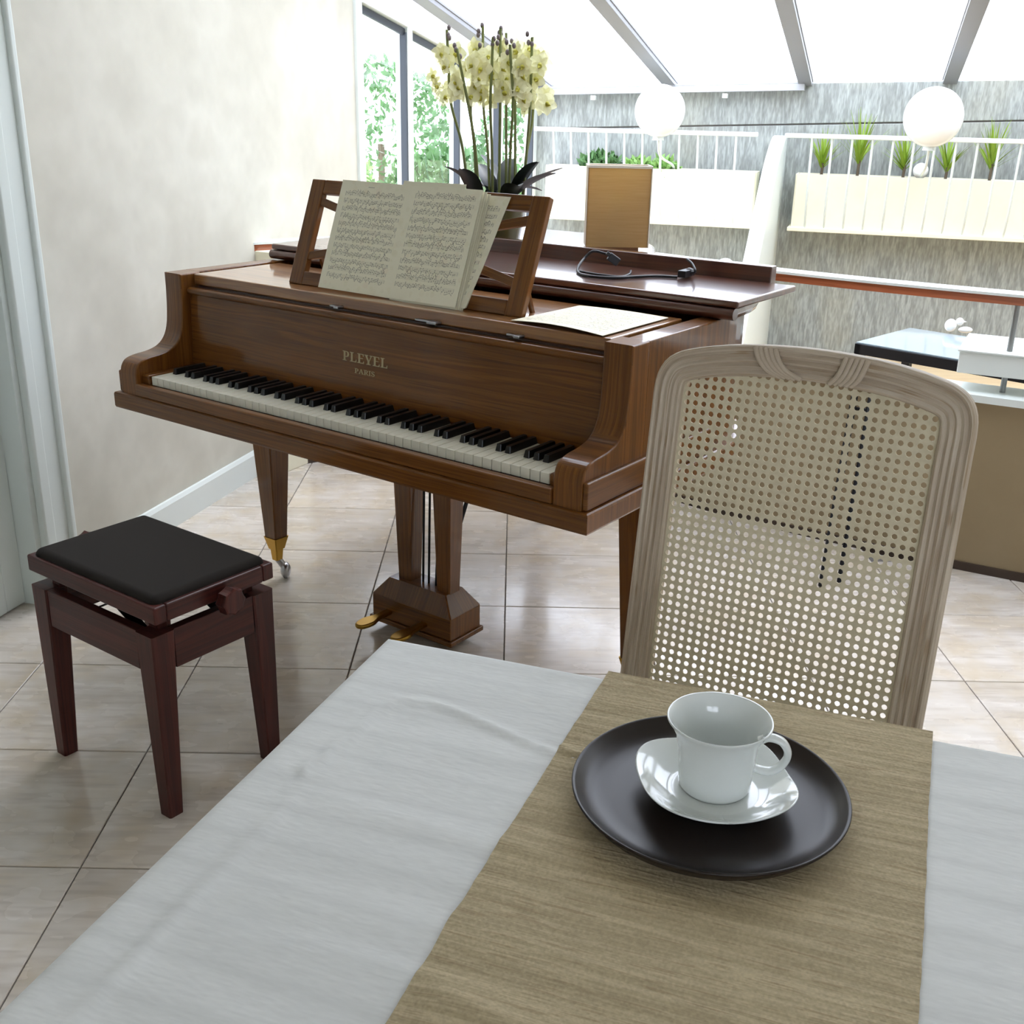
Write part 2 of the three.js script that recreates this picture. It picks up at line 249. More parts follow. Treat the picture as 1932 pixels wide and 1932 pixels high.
// ---------------------------------------------------------------- terrace frame: gray wall, glass roof, left windows
const G = V(1.64, 0, -6.75), g1 = V(.953, 0, .303).normalize(), gn = V(-.303, 0, .953).normalize();
const GA = -Math.atan2(.303, .953);                   // local x = g1, local z = gn (towards the room)
function terrace(g) { g.position.copy(G); g.rotation.y = GA; return g; }
const roofH = (s, t) => 1.51 + .027 * s + .1653 * t;
{
  const g = terrace(structGroup('wall_far', 'grey wall with vertical streaks behind the planters', 'wall'));
  const topL = [-1.6, roofH(-1.6, 0)], topR = [3.2, roofH(3.2, 0)];
  // lower field and upper field with a recessed joint that climbs gently
  const jh = (s) => 1.289 + .0384 * s;
  part(g, 'lower_panel', metric(ext([[-1.6, -.1], [3.2, -.1], [3.2, jh(3.2) - .004], [-1.6, jh(-1.6) - .004]], .2, .004).translate(0, 0, -.2), 'x'), M.grey);
  part(g, 'upper_panel', metric(ext([[-1.6, jh(-1.6) + .004], [3.2, jh(3.2) + .004], topR, topL], .2, .004).translate(0, 0, -.2), 'x'), M.grey);
  part(g, 'joint', metric(ext([[-1.6, jh(-1.6) - .02], [3.2, jh(3.2) - .02], [3.2, jh(3.2) + .02], [-1.6, jh(-1.6) + .02]], .1, 0).translate(0, 0, -.112), 'x'), M.grout);
  const gt = terrace(structGroup('trim_1', 'pale metal gutter at the foot of the glass roof', 'gutter'));
  part(gt, 'gutter', mg([bar(V(-1.6, 1.438, .04), V(0.0, 1.488, .04), .035, .08, V(0, 0, 1)), bar(V(-1.6, 1.462, .07), V(0.0, 1.512, .07), .01, .02, V(0, 0, 1))]), M.gutter);
  for (const s of [-1.22, -.44]) part(gt, 'bracket', span(s - .015, s + .015, 1.405 + .03 * s + .03, 1.46 + .03 * s, .05, .085, .003), M.whitePaint);

  // glass roof
  const TM = 4.3, roof = terrace(structGroup('window_1', 'sloping glass roof with grey aluminium rafters', 'glass roof'));
  const sp = .77; const ss = []; for (let k = -2; k <= 3; k++) ss.push(k * sp);
  for (const s of ss) { const a = V(s, roofH(s, -.02), -.02), b = V(s, roofH(s, TM), TM); part(roof, 'rafter', mg([bar(a, b, .03, .075, V(1, 0, 0)), bar(a.clone().add(V(-.022, .012, 0)), b.clone().add(V(-.022, .012, 0)), .012, .04, V(1, 0, 0)), bar(a.clone().add(V(.022, .012, 0)), b.clone().add(V(.022, .012, 0)), .012, .04, V(1, 0, 0))]), M.aluminium); }
  for (let i = 0; i < ss.length - 1; i++) { const a = ss[i] + .03, b = ss[i + 1] - .03; const P = [a, roofH(a, 0) + .03, 0, b, roofH(b, 0) + .03, 0, b, roofH(b, TM) + .03, TM, a, roofH(a, TM) + .03, TM]; const gg = new THREE.BufferGeometry(); gg.setAttribute('position', new THREE.Float32BufferAttribute(P, 3)); gg.setIndex([0, 2, 1, 0, 3, 2]); gg.computeVertexNormals(); part(roof, 'pane', gg, M.glass); }
  part(roof, 'top_beam', bar(V(-2.6, roofH(-2.6, TM) + .02, TM), V(3.2, roofH(3.2, TM) + .02, TM), .12, .14, V(0, 0, 1)), M.whitePaint);

  // header wall above the roof and solid ceiling of the room
  const hd = terrace(structGroup('wall_header', 'white wall band between the glass roof and the ceiling', 'wall'));
  part(hd, 'band', span(-3.0, 3.2, 2.2, 2.75, TM - .02, TM + .16, 0), M.ceiling);
  const c0 = G.clone().addScaledVector(g1, -3.0).addScaledVector(gn, TM + .1), c1 = G.clone().addScaledVector(g1, 3.2).addScaledVector(gn, TM + .1);
  const cs = ext([[c0.x, -c0.z], [c1.x, -c1.z], [3.7, -c1.z], [3.7, -2.9], [-3.2, -2.9], [-3.2, -c0.z]], .12, 0).rotateX(-Math.PI / 2).translate(0, 2.5, 0);
  struct('ceiling', metric(cs, 'x'), M.ceiling, 'plain white ceiling of the room', 'ceiling');

  // glazed left side of the terrace
  const E0 = W0.clone().addScaledVector(WD, WEND), E1 = G.clone().addScaledVector(g1, -1.6);
  const D = E1.clone().sub(E0), L = D.length(); D.normalize();
  const wg = structGroup('window_2', 'tall white framed glazing on the garden side of the terrace', 'window'); wg.position.copy(E0); wg.rotation.y = -Math.atan2(D.x, -D.z);
  const hAt = (t) => { const p = E0.clone().addScaledVector(D, t), q = p.clone().sub(G); return roofH(q.dot(g1), q.dot(gn)); };
  const px2t = (px) => { const d = ray(px, 200); const n = V(-D.z, 0, D.x); const k = E0.clone().sub(camera.position).setY(0).dot(n) / V(d.x, 0, d.z).dot(n); return V(d.x, 0, d.z).multiplyScalar(k).add(V(camera.position.x, 0, camera.position.z)).sub(E0).dot(D); };
  const ts = [0.02, px2t(770), px2t(868), px2t(942), L - .03];
  part(wg, 'sill_wall', span(-.1, .02, 0, .4, -L, 0, .002), M.whitePaint);
  for (const t of ts) part(wg, 'post', span(-.05, .015, .4, hAt(t) - .02, -t - .028, -t + .028, .003), M.whitePaint);
  for (let i = 0; i < 4; i++) {
    const a = ts[i] + .028, b = ts[i + 1] - .028, ha = hAt(a) - .09, hb = hAt(b) - .09;
    part(wg, 'head', bar(V(-.02, ha + .045, -a), V(-.02, hb + .045, -b), .06, .09, V(1, 0, 0)), M.whitePaint);
    part(wg, 'gasket', mg([bar(V(-.005, ha - .004, -a), V(-.005, hb - .004, -b), .03, .014, V(1, 0, 0), .001), span(-.02, .012, .4, hb - .005, -b - .001, -b + .013, .001)]), M.darkFrame);
    const P = [-.02, .4, -a, -.02, .4, -b, -.02, hb, -b, -.02, ha, -a]; const gg = new THREE.BufferGeometry(); gg.setAttribute('position', new THREE.Float32BufferAttribute(P, 3)); gg.setIndex([0, 1, 2, 0, 2, 3]); gg.computeVertexNormals(); part(wg, 'pane', gg, M.glass);
  }
  part(wg, 'eave_beam', bar(V(-.03, hAt(0) + .02, .05), V(-.03, hAt(L) + .02, -L), .09, .05, V(1, 0, 0)), M.whitePaint);
}
// rest of the room, outside the frame
{
  struct('wall_right', span(3.5, 3.7, -.12, 2.75, -6.6, 2.9, 0, 'z'), M.plaster, 'plaster wall on the right side of the room', 'wall');
  const g = structGroup('wall_back', 'plaster wall with a window behind the dining table', 'wall');
  for (const a of [[-3.2, -.2, -.12, 2.75], [1.9, 3.7, -.12, 2.75], [-.2, 1.9, -.12, .9], [-.2, 1.9, 2.2, 2.75]]) part(g, 'plaster', span(a[0], a[1], a[2], a[3], 2.7, 2.9, 0, 'x'), M.plaster);
  const w = structGroup('window_3', 'window with white frame behind the dining table', 'window');
  for (const x of [-.17, .85, 1.87]) part(w, 'post', span(x - .03, x + .03, .9, 2.2, 2.76, 2.82), M.whitePaint);
  for (const y of [.93, 2.17]) part(w, 'rail', span(-.2, 1.9, y - .03, y + .03, 2.76, 2.82), M.whitePaint);
  for (const x of [-.14, .88]) { const gg = new THREE.PlaneGeometry(.96, 1.18).translate(x + .48, 1.55, 2.79); part(w, 'pane', gg, M.glass); }
}
console.log('shell');

// ---------------------------------------------------------------- low curved wall with handrail
{
  const g = structGroup('wall_parapet', 'low curved beige wall with a white ledge between room and terrace', 'low wall');
  const N = 90, pts = rail.getSpacedPoints(N), strip = (w0, w1, y0, y1) => {
    const P = [], I = []; const sec = [[w0, y0], [w1, y0], [w1, y1], [w0, y1]];
    for (let i = 0; i <= N; i++) { const t = rail.getTangentAt(i / N), nx = t.z, nz = -t.x; for (const [w, y] of sec) P.push(pts[i].x + nx * w, y, pts[i].z + nz * w); }
    for (let i = 0; i < N; i++) for (let j = 0; j < 4; j++) { const a = i * 4 + j, b = i * 4 + (j + 1) % 4; I.push(a, b, b + 4, a, b + 4, a + 4); }
    I.push(0, 2, 1, 0, 3, 2); const e = N * 4; I.push(e, e + 1, e + 2, e, e + 2, e + 3);
    const q = new THREE.BufferGeometry(); q.setAttribute('position', new THREE.Float32BufferAttribute(P, 3)); q.setIndex(I); return metric(toCreasedNormals(q, .6), 'x');
  };
  part(g, 'wall', strip(-.07, .07, -.01, .545), M.beigeWall);
  part(g, 'foot_strip', strip(-.076, .076, -.01, .028), M.foot_strip, 'dark brown strip along the foot of the wall'); part(g, 'ledge', strip(-.085, .085, .545, .567), M.whitePaint);  // thin dark brown band at the wall foot, white ledge on top
  const h = thing('handrail', 'brown wooden handrail with its bright top painted white, on grey posts above the low curved wall', 'handrail');
  part(h, 'rail', strip(-.036, .036, .836, .86), M.rail); part(h, 'cap', strip(-.04, .04, .86, .868), M.whitePaint, 'white strip painting the sky sheen on the rail top');  // white strip stands in for bright sky reflected on the rail top
  for (const t of [.2, .36, 0, .86]) {
    let p = rail.getPointAt(t); if (t === 0) p = V(1.497, 0, -3.297);
    for (const [y0, y1] of t ? [[.567, .836]] : [[.567, .622], [.694, .836]]) part(h, 'post', new THREE.CylinderGeometry(.0085, .0085, y1 - y0, 12).translate(p.x, (y0 + y1) / 2, p.z), M.greyMetal);
  }
  const pier = struct('trim_2', span(-.09, .09, 0, .838, -.09, .09, .004), M.cream, 'cream pier carrying the end of the handrail', 'pier'); pier.position.set(-.90, 0, -4.23); pier.rotation.y = -.5;
}

// ---------------------------------------------------------------- grand piano
const KA = 36.22 * R, PO = V(-.909, 0, -2.733);
const piano = thing('grand_piano', 'brown wooden grand piano with open music desk and folded lid', 'piano', [PO.x, 0, PO.z], -KA);
// local coordinates: x along the keys, y up, z = -v (v runs from the keys to the tail)
{
  const curve = (a, b, c, d, n) => new THREE.CubicBezierCurve(new THREE.Vector2(...a), new THREE.Vector2(...b), new THREE.Vector2(...c), new THREE.Vector2(...d)).getPoints(n).map((p) => [p.x, p.y]);
  const bend = (R0, L0, off, v0) => [[R0, v0], ...curve([R0, .5], [R0, .92], [.98, .86], [.84, 1.05 + off * .3], 22), ...curve([.84, 1.05 + off * .3], [.70, 1.24], [.66, 1.5 + off], [.36, 1.5 + off], 16).slice(1), ...curve([.36, 1.5 + off], [.1, 1.5 + off], [L0, 1.5 + off], [L0, 1.36], 10).slice(1), [L0, v0]];
  const flat = (pts, y0, y1, bevel = .003, holes = []) => metric(ext(pts, y1 - y0, bevel, holes).rotateX(-Math.PI / 2).translate(0, y0, 0), 'x');   // (u,v) -> x, -z
  const out = bend(1.31, -.095, 0, .2);
  // inner line of the rim
  const inner = out.map((p, i) => { const a = out[Math.max(0, i - 1)], b = out[Math.min(out.length - 1, i + 1)]; const dx = b[0] - a[0], dy = b[1] - a[1], l = Math.hypot(dx, dy) || 1; return [p[0] - dy / l * .05, p[1] + dx / l * .05]; });
  inner[0] = [1.26, .2]; inner[inner.length - 1] = [-.045, .2];
  part(piano, 'rim', flat([...out, ...inner.reverse()], .64, .938, .003), M.piano);
  const bed = [[1.332, -.034], ...bend(1.332, -.117, .012, .13).slice(1, -1), [-.117, -.034]];
  part(piano, 'key_bed', flat(bed, .607, .65, .006), M.piano);
  for (const x of [1.31, -.107]) part(piano, 'side_moulding', span(x, x + .012, .65, .706, -.5, .022, .005), M.piano);
  // arms with their S profile
  const prof = [[-.024, .648], [-.024, .702], [-.019, .720], [-.006, .734], [.02, .741], [.06, .745], [.092, .754], [.114, .772], [.127, .80], [.133, .84], [.136, .90], [.136, .938], [.2, .938], [.2, .648]];
  const pc = new THREE.SplineCurve(prof.slice(1, 11).map(([a, b]) => new THREE.Vector2(a, b))).getPoints(40).map((p) => [p.x, p.y]);
  const arm = () => metric(ext([prof[0], ...pc, ...prof.slice(11)], .066, .004, [], 3).rotateY(Math.PI / 2).translate(0, 0, 0), 'y');   // local: z->x, x->-z
  for (const x of [-.096, 1.245]) part(piano, 'arm', arm().translate(x, 0, 0), M.piano);
  part(piano, 'key_slip', span(-.03, 1.245, .65, .681, .008, .029, .004), M.piano);
  for (const [a, b] of [[-.03, -.003], [1.225, 1.245]]) part(piano, 'key_block', span(a, b, .65, .703, -.15, .006, .004), M.piano);
  part(piano, 'key_frame', span(-.003, 1.225, .65, .676, -.15, -.004, .001), M.lid);
  // keys
  const PW = 1.222 / 52, wk = box(PW - .0019, .022, .15, 0, .689, -.075, .0012), bk = mg([taper(.7, .0072, .7145, .0052, 0, -.101, .049, .0455, .001)]);
  for (let i = 0; i < 52; i++) { const m = part(piano, 'white_key', wk, M.ivory); m.position.x = (i + .5) * PW; }
  for (let i = 0; i < 51; i++) { const n = i % 7; if (n === 1 || n === 4) continue; const m = part(piano, 'black_key', bk, M.ebony); m.position.x = (i + 1) * PW; }
  // fallboard, its moulding and the name
  const fb = part(piano, 'fallboard', mg([span(-.03, 1.245, -.005, .192, -.02, 0, .004), span(-.03, 1.245, .183, .201, -.016, .012, .008)]), M.piano); fb.position.set(0, .703, -.152); fb.rotation.x = -.05;
  const font = await new FontLoader().loadAsync('fonts/droid/droid_serif_bold.typeface.json');
  const txt = (s, size, x, y) => { const g = new TextGeometry(s, { font, size, depth: .0008, curveSegments: 4, bevelEnabled: false }); g.computeBoundingBox(); const w = g.boundingBox.max.x; g.scale(1, 1, 1).translate(x - w / 2, y, 0); return [g, w]; };
  const [pl, pw] = txt('PLEYEL', .0225, 0, 0); pl.scale(.142 / pw, 1, 1).translate(.592, .0905, .0005);
  const [pa, qw] = txt('PARIS', .0115, 0, 0); pa.scale(.064 / qw, 1, 1).translate(.592, .0655, .0005);
  const nm = part(fb, 'name_lettering', mg([pl, pa]), M.gilt, 'gilt maker name and city lettering');
  part(piano, 'inner_board', span(-.03, 1.245, .65, .902, -.205, -.18, .002), M.lid);
  // shelf that carries the music desk
  part(piano, 'shelf', span(-.028, 1.236, .908, .936, -.47, -.176, .004, 'x'), M.shelf);
  part(piano, 'shelf', span(-.028, 1.236, .897, .908, -.47, -.19, .002, 'x'), M.lid);
  for (const [u, w] of [[.492, .018], [.772, .034], [1.009, .02]]) part(piano, 'stop', mg([span(u - w, u + w * .4, .911, .915, -.178, -.166, .001), span(u + w * .2, u + w, .910, .916, -.178, -.156, .002)]), M.steel);
  // inside of the case behind the shelf, and the lid
  part(piano, 'sound_board', flat(bend(1.265, -.05, -.04, .2), .66, .70, .002), M.lid);
  const lidL = bend(1.345, -.085, .03, .5).map(([a, b]) => [a, Math.max(b, .5)]);
  part(piano, 'lid', flat(lidL, .941, .966, .011, []), M.lid);
  part(piano, 'lid_flap', span(-.082, 1.352, .9665, .982, -.80, -.492, .005, 'x'), M.lid);
  part(piano, 'lid_flap_edge', span(-.06, 1.286, .967, 1.018, -.832, -.8015, .003, 'x'), M.lid);
  part(piano, 'lid_bullnose', metric(new THREE.CylinderGeometry(.013, .013, 1.43, 16).rotateZ(Math.PI / 2).translate(.63, .953, -.498), 'x'), M.lid);
  // legs
  const leg = (u, v) => {
    const l = new THREE.Group(); l.name = 'leg'; l.position.set(u, 0, -v); piano.add(l);
    part(l, 'post', mg([taper(.135, .024, .57, .044), span(-.05, .05, .57, .612, -.05, .05, .004)]), M.piano);
    part(l, 'ferrule', mg([taper(.098, .018, .137, .027), taper(.062, .012, .098, .015)]), M.brass);
    const c = part(l, 'caster', mg([new THREE.SphereGeometry(.025, 24, 16).scale(.62, 1, 1).rotateY(.7).translate(.016, .025, -.016), rod(V(.016, .03, -.016), V(0, .066, 0), .0105)]), M.steel); return l;
  };
  leg(-.032, .405); leg(1.205, .405); leg(.30, 1.3);
  // lyre
  const ly = new THREE.Group(); ly.name = 'pedal_lyre'; piano.add(ly);
  for (const u of [.498, .633]) part(ly, 'column', mg([taper(.13, .022, .595, .034, u, -.408), taper(.126, .03, .138, .028, u, -.408)]), M.piano);
  part(ly, 'box', mg([span(.415, .692, .035, .1, -.472, -.345, .004), taper(.1, .1385, .148, .1, .5535, -.4085, .0635, .036), span(.408, .699, .022, .036, -.478, -.339, .003)]), M.piano);
  for (const u of [.545, .565, .59]) part(ly, 'rod', rod(V(u, .145, -.408), V(u + (u > .58 ? .012 : 0), .60, -.42), .0032, 8), M.blackMetal);
  for (const u of [.475, .60]) part(ly, 'pedal', metric(ext(new THREE.SplineCurve([[-.012, 0], [-.012, .05], [-.022, .085], [-.016, .118], [0, .128], [.016, .118], [.022, .085], [.012, .05], [.012, 0]].map((p) => new THREE.Vector2(...p))).getPoints(30).map((p) => [p.x, p.y]), .012, .004).rotateX(Math.PI / 2).translate(u, .066, -.35), 'x'), M.brass);
  part(ly, 'brace', rod(V(.5535, .1, -.47), V(.5535, .605, -.72), .006), M.blackMetal);
  // music desk
  const dk = new THREE.Group(); dk.name = 'music_desk'; piano.add(dk); dk.position.set(.262, .937, -.236); dk.rotation.x = -Math.atan2(.095, .24);
  const DW = .713, DH = .262;
  for (const x of [.0225, DW - .0225]) part(dk, 'stile', span(x - .0225, x + .0225, 0, DH, -.018, 0, .003), M.piano);
  part(dk, 'top_rail', span(.045, DW - .045, DH - .034, DH, -.018, 0, .003), M.piano);
  part(dk, 'bottom_rail', span(.045, DW - .045, 0, .034, -.018, 0, .003), M.piano);
  part(dk, 'brace', bar(V(.03, DH - .05, -.009), V(DW - .03, .07, -.009), .02, .012, V(0, 0, 1)), M.piano);
  part(dk, 'brace', bar(V(.03, .07, -.0085), V(DW - .03, DH - .05, -.0085), .02, .011, V(0, 0, 1)), M.piano);
  for (const x of [.06, DW - .03]) part(dk, 'prop', bar(V(x, .09, -.02), V(x + .015, -.05 + .03, -.10), .012, .008, V(1, 0, 0)), M.piano);
}
const pianoW = (u, v, h) => piano.localToWorld(V(u, h, -v)); piano.updateMatrixWorld(true);
console.log('piano');

// ---------------------------------------------------------------- sheet music
function musicCanvas(w, h, pages, seed, staves, ink = .62) {
  const c = document.createElement('canvas'); c.width = w; c.height = h; const x = c.getContext('2d'), r = rng(seed);
  x.fillStyle = '#e8e3cb'; x.fillRect(0, 0, w, h);
  for (let k = 0; k < 260; k++) { x.fillStyle = `rgba(${150 + r() * 60 | 0},${140 + r() * 50 | 0},${90 + r() * 40 | 0},.05)`; x.beginPath(); x.arc(r() * w, r() * h, 4 + r() * 26, 0, 7); x.fill(); }
  const pw = w / pages;
  for (let p = 0; p < pages; p++) {
    const x0 = p * pw + pw * .09, x1 = (p + 1) * pw - pw * .07; let y = h * (p === 0 ? .105 : .07); const step = (h * .93 - y) / staves;
    if (p === 0) { x.fillStyle = 'rgba(50,46,40,.5)'; for (let k = 0; k < 7; k++) x.fillRect(lerp(x0, x1, .38) + k * 9, h * .048, 6, 5); }
    for (let s = 0; s < staves; s++, y += step) for (let half = 0; half < 2; half++) {
      const yy = y + half * step * .44, ls = step * .052; x.strokeStyle = `rgba(60,56,50,${ink})`; x.lineWidth = 1;
      for (let l = 0; l < 5; l++) { x.beginPath(); x.moveTo(x0, yy + l * ls); x.lineTo(x1, yy + l * ls); x.stroke(); }
      x.fillStyle = `rgba(38,35,30,${ink + .2})`; x.strokeStyle = x.fillStyle;
      x.fillRect(x0, yy - ls, 3, ls * 6);
      for (let b = 1; b <= 4; b++) x.fillRect(lerp(x0, x1, b / 4) - 1, yy, 1.6, ls * 4);
      let nx = x0 + 16; let beam = null;
      while (nx < x1 - 8) {
        const ny = yy + (r() * 6 - 1) * ls, up = half === 0; x.beginPath(); x.ellipse(nx, ny, ls * .62, ls * .46, -.4, 0, 7); x.fill();
        x.lineWidth = 1.2; x.beginPath(); x.moveTo(nx + (up ? ls * .5 : -ls * .5), ny); x.lineTo(nx + (up ? ls * .5 : -ls * .5), ny + (up ? -1 : 1) * ls * 3); x.stroke();
        if (beam && r() < .75) { x.lineWidth = 2.4; x.beginPath(); x.moveTo(beam[0] + (up ? ls * .5 : -ls * .5), beam[1] + (up ? -1 : 1) * ls * 3); x.lineTo(nx + (up ? ls * .5 : -ls * .5), ny + (up ? -1 : 1) * ls * 3); x.stroke(); }
        beam = [nx, ny]; if (r() < .2) { x.beginPath(); x.ellipse(nx, ny + ls * 2, ls * .62, ls * .46, -.4, 0, 7); x.fill(); }
        nx += (half ? 11 : 8) + r() * 9;
      }
    }
  }
  const t = new THREE.CanvasTexture(c); t.colorSpace = THREE.SRGBColorSpace; t.anisotropy = 4; return t;
}
// sheet as a bent grid with thickness; f(a,b) gives the local point
function sheetGeo(f, nu, nv, th = .0012) {
  const P = [], UV = [], I = []; const side = (o) => { for (let j = 0; j <= nv; j++) for (let i = 0; i <= nu; i++) { const p = f(i / nu, j / nv); P.push(p.x, p.y, p.z + o); UV.push(i / nu, j / nv); } };
  side(th / 2); side(-th / 2); const n = nu + 1, o = n * (nv + 1);
  for (let j = 0; j < nv; j++) for (let i = 0; i < nu; i++) { const a = j * n + i; I.push(a, a + 1, a + n + 1, a, a + n + 1, a + n); I.push(o + a, o + a + n + 1, o + a + 1, o + a, o + a + n, o + a + n + 1); }
  const edge = (a, b) => I.push(a, o + b, b, a, o + a, o + b); for (let i = 0; i < nu; i++) { edge(i + 1, i); edge(nv * n + i, nv * n + i + 1); } for (let j = 0; j < nv; j++) { edge(j * n, (j + 1) * n); edge((j + 1) * n + nu, j * n + nu); }
  const g = new THREE.BufferGeometry(); g.setAttribute('position', new THREE.Float32BufferAttribute(P, 3)); g.setAttribute('uv', new THREE.Float32BufferAttribute(UV, 2)); g.setIndex(I); g.computeVertexNormals(); return g;
}
{
  const pm = std({ map: musicCanvas(1400, 900, 2, 31, 6, .4), roughness: .8 }), pm2 = std({ map: musicCanvas(512, 660, 1, 77, 6, .4), roughness: .8 });
  const p = pianoW(.389, .2215, .9405), bk = thing('sheet_music_book', 'open music book with yellowed pages leaning on the music desk', 'book', [p.x, p.y, p.z], -KA);
  const tilt = Math.atan2(.095, .24), bend = (a, b, lift = 0) => { const x = a * .424, y = b * .262, s = Math.abs(a - .5) * 2, z = -.006 + .014 * Math.pow(s, .6) * (1 - s * .35) + lift; const zz = z - y * Math.sin(tilt) + .004, yy = y * Math.cos(tilt) + z * Math.sin(tilt); return V(x, yy, zz); };
  part(bk, 'spread', sheetGeo((a, b) => bend(a, b), 40, 8), pm, 'two printed pages of staves');
  for (const [k, dx, dy] of [[1, .004, -.004], [2, .008, -.002], [3, .011, -.006], [4, .014, -.005]]) part(bk, 'page', sheetGeo((a, b) => bend(lerp(.52, 1, a), b, -.0022 * k).add(V(dx * a, dy, 0)), 14, 6), M.paper);
  part(bk, 'page', sheetGeo((a, b) => bend(lerp(.42, .86, a), b, -.0095).add(V(.004, .012, 0)), 12, 6), M.paper);
  const q = pianoW(.605, .2335, .9415), s2 = thing('sheet_music', 'loose printed music sheets tucked behind the open book', 'sheet music', [q.x, q.y, q.z], -KA);
  part(s2, 'sheet', sheetGeo((a, b) => { const y = b * .25, x = a * .235 + b * .045 - .005, z = .0005; return V(x + .002 * Math.sin(b * 5), y * Math.cos(tilt), z - y * Math.sin(tilt) + .012 * (1 - b) * a * a); }, 16, 10), pm2);
  part(s2, 'sheet', sheetGeo((a, b) => { const y = b * .245, x = a * .24 + b * .04 - .012, z = -.001; return V(x, y * Math.cos(tilt), z - y * Math.sin(tilt) + .006 * (1 - b) * a * a); }, 12, 8), M.paper);
  // sheet lying flat on the shelf
  const o = pianoW(1.09, .315, .9375), s3 = thing('sheet_music', 'printed music sheet lying flat on the piano shelf', 'sheet music', [o.x, o.y, o.z], -KA);
  const pm3 = std({ map: musicCanvas(700, 700, 1, 99, 7, .34), roughness: .7 });
  const fl = (a, b) => V(lerp(-.105, .128, a) + .006 * b * (1 - a), .0015 + .006 * Math.sin(a * 3.1) * (1 - b * .6), lerp(.128, -.125, b) - .012 * a * (1 - b) * -1);
  const gg = sheetGeo((a, b) => { const v = fl(a, b); return V(v.x, v.z * -1, v.y); }, 16, 12, .001); gg.rotateX(-Math.PI / 2); part(s3, 'sheet', gg, pm3);
}

// ---------------------------------------------------------------- square lamp and power cord on the lid
{
  const w = pianoW(.75, .98, .967), l = thing('table_lamp', 'unlit square parchment lamp with wooden foot standing on the piano lid', 'lamp', [w.x, .967, w.z], .0);
  part(l, 'foot', mg([span(-.068, .068, 0, .012, -.045, .045, .003), span(-.06, .06, .012, .042, -.04, .04, .004)]), M.lampWood);
  const S = .0835, y0 = .04, y1 = .248, d = .045, th = .002;
  part(l, 'shade', mg([span(-S, S, y0, y1, d - th, d, .0005), span(-S, S, y0, y1, -d, -d + th, .0005), span(-S, -S + th, y0, y1, -d, d, .0005), span(S - th, S, y0, y1, -d, d, .0005)]), M.lampShade);
  part(l, 'rim_and_lit_edge', mg([span(-S - .002, S + .002, y1 - .005, y1 + .002, d - .003, d + .002, .001), span(-S - .002, S + .002, y1 - .005, y1 + .002, -d - .002, -d + .003, .001), span(-S - .002, -S + .003, y1 - .005, y1 + .002, -d, d, .001), span(S - .003, S + .002, y1 - .005, y1 + .002, -d, d, .001), span(S - .001, S + .002, y0, y1, d - .004, d + .002, .0008), span(S - .001, S + .002, y0, y1, -d - .002, -d + .004, .0008)]), M.lampRimLitEdge);  // top rim, plus pale strips painting the light on the right edge
  part(l, 'bulb_holder', mg([rod(V(0, .05, 0), V(0, .12, 0), .014), sphere(.028, 0, .15, 0)]), M.opal);
  // cord: pixels on the flap (level .984)
  const F = (x, y, h = .986) => onLevel(x, y, h);
  const c = thing('power_cord', 'dark power cord with plugs coiled on the piano lid', 'cord');
  const up = (x, y, lift) => { const b = F(x, y, .986); return V(b.x, b.y, b.z).add(V(0, lift, 0)); };
  const lifted = (x, y, dz) => { const base = onPlane(x, y, onLevel(1150, 512, .986).add(V(.04 * dz, 0, -.05 * dz)), V(-.5, 0, .86)); return V(base.x, Math.max(base.y, .988), base.z); };
  part(c, 'cable', tube([lifted(1158, 484, 1), lifted(1140, 478, 1), lifted(1118, 474, .8), lifted(1103, 487, .6), F(1090, 512), F(1112, 521), F(1160, 524), F(1200, 522), F(1240, 521), F(1278, 523)], .0035, 60, 8), M.rubber);
  part(c, 'cable', tube([F(1094, 512), F(1130, 518), F(1170, 522), F(1186, 518), F(1190, 511)], .003, 36, 8), M.rubber);
  const a = F(1285, 524), b = F(1300, 520); part(c, 'plug', mg([bar(a.clone().add(V(0, .008, 0)), F(1303, 519).add(V(0, .008, 0)), .02, .016), sphere(.011, F(1300, 521).x, .995, F(1300, 521).z)]), M.rubber);
  part(c, 'cable', tube([F(1300, 520).add(V(0, .008, 0)), lifted(1312, 512, .2), lifted(1306, 498, .5), lifted(1296, 489, .8)], .003, 20, 8), M.rubber);
  const e = lifted(1158, 486, 1); part(c, 'plug', mg([bar(e.clone().add(V(-.012, .004, 0)), e.clone().add(V(.012, -.012, 0)), .02, .02), bar(e.clone().add(V(-.01, .012, 0)), e.clone().add(V(-.016, .004, 0)), .012, .012)]), M.rubber);
}
console.log('lamp');

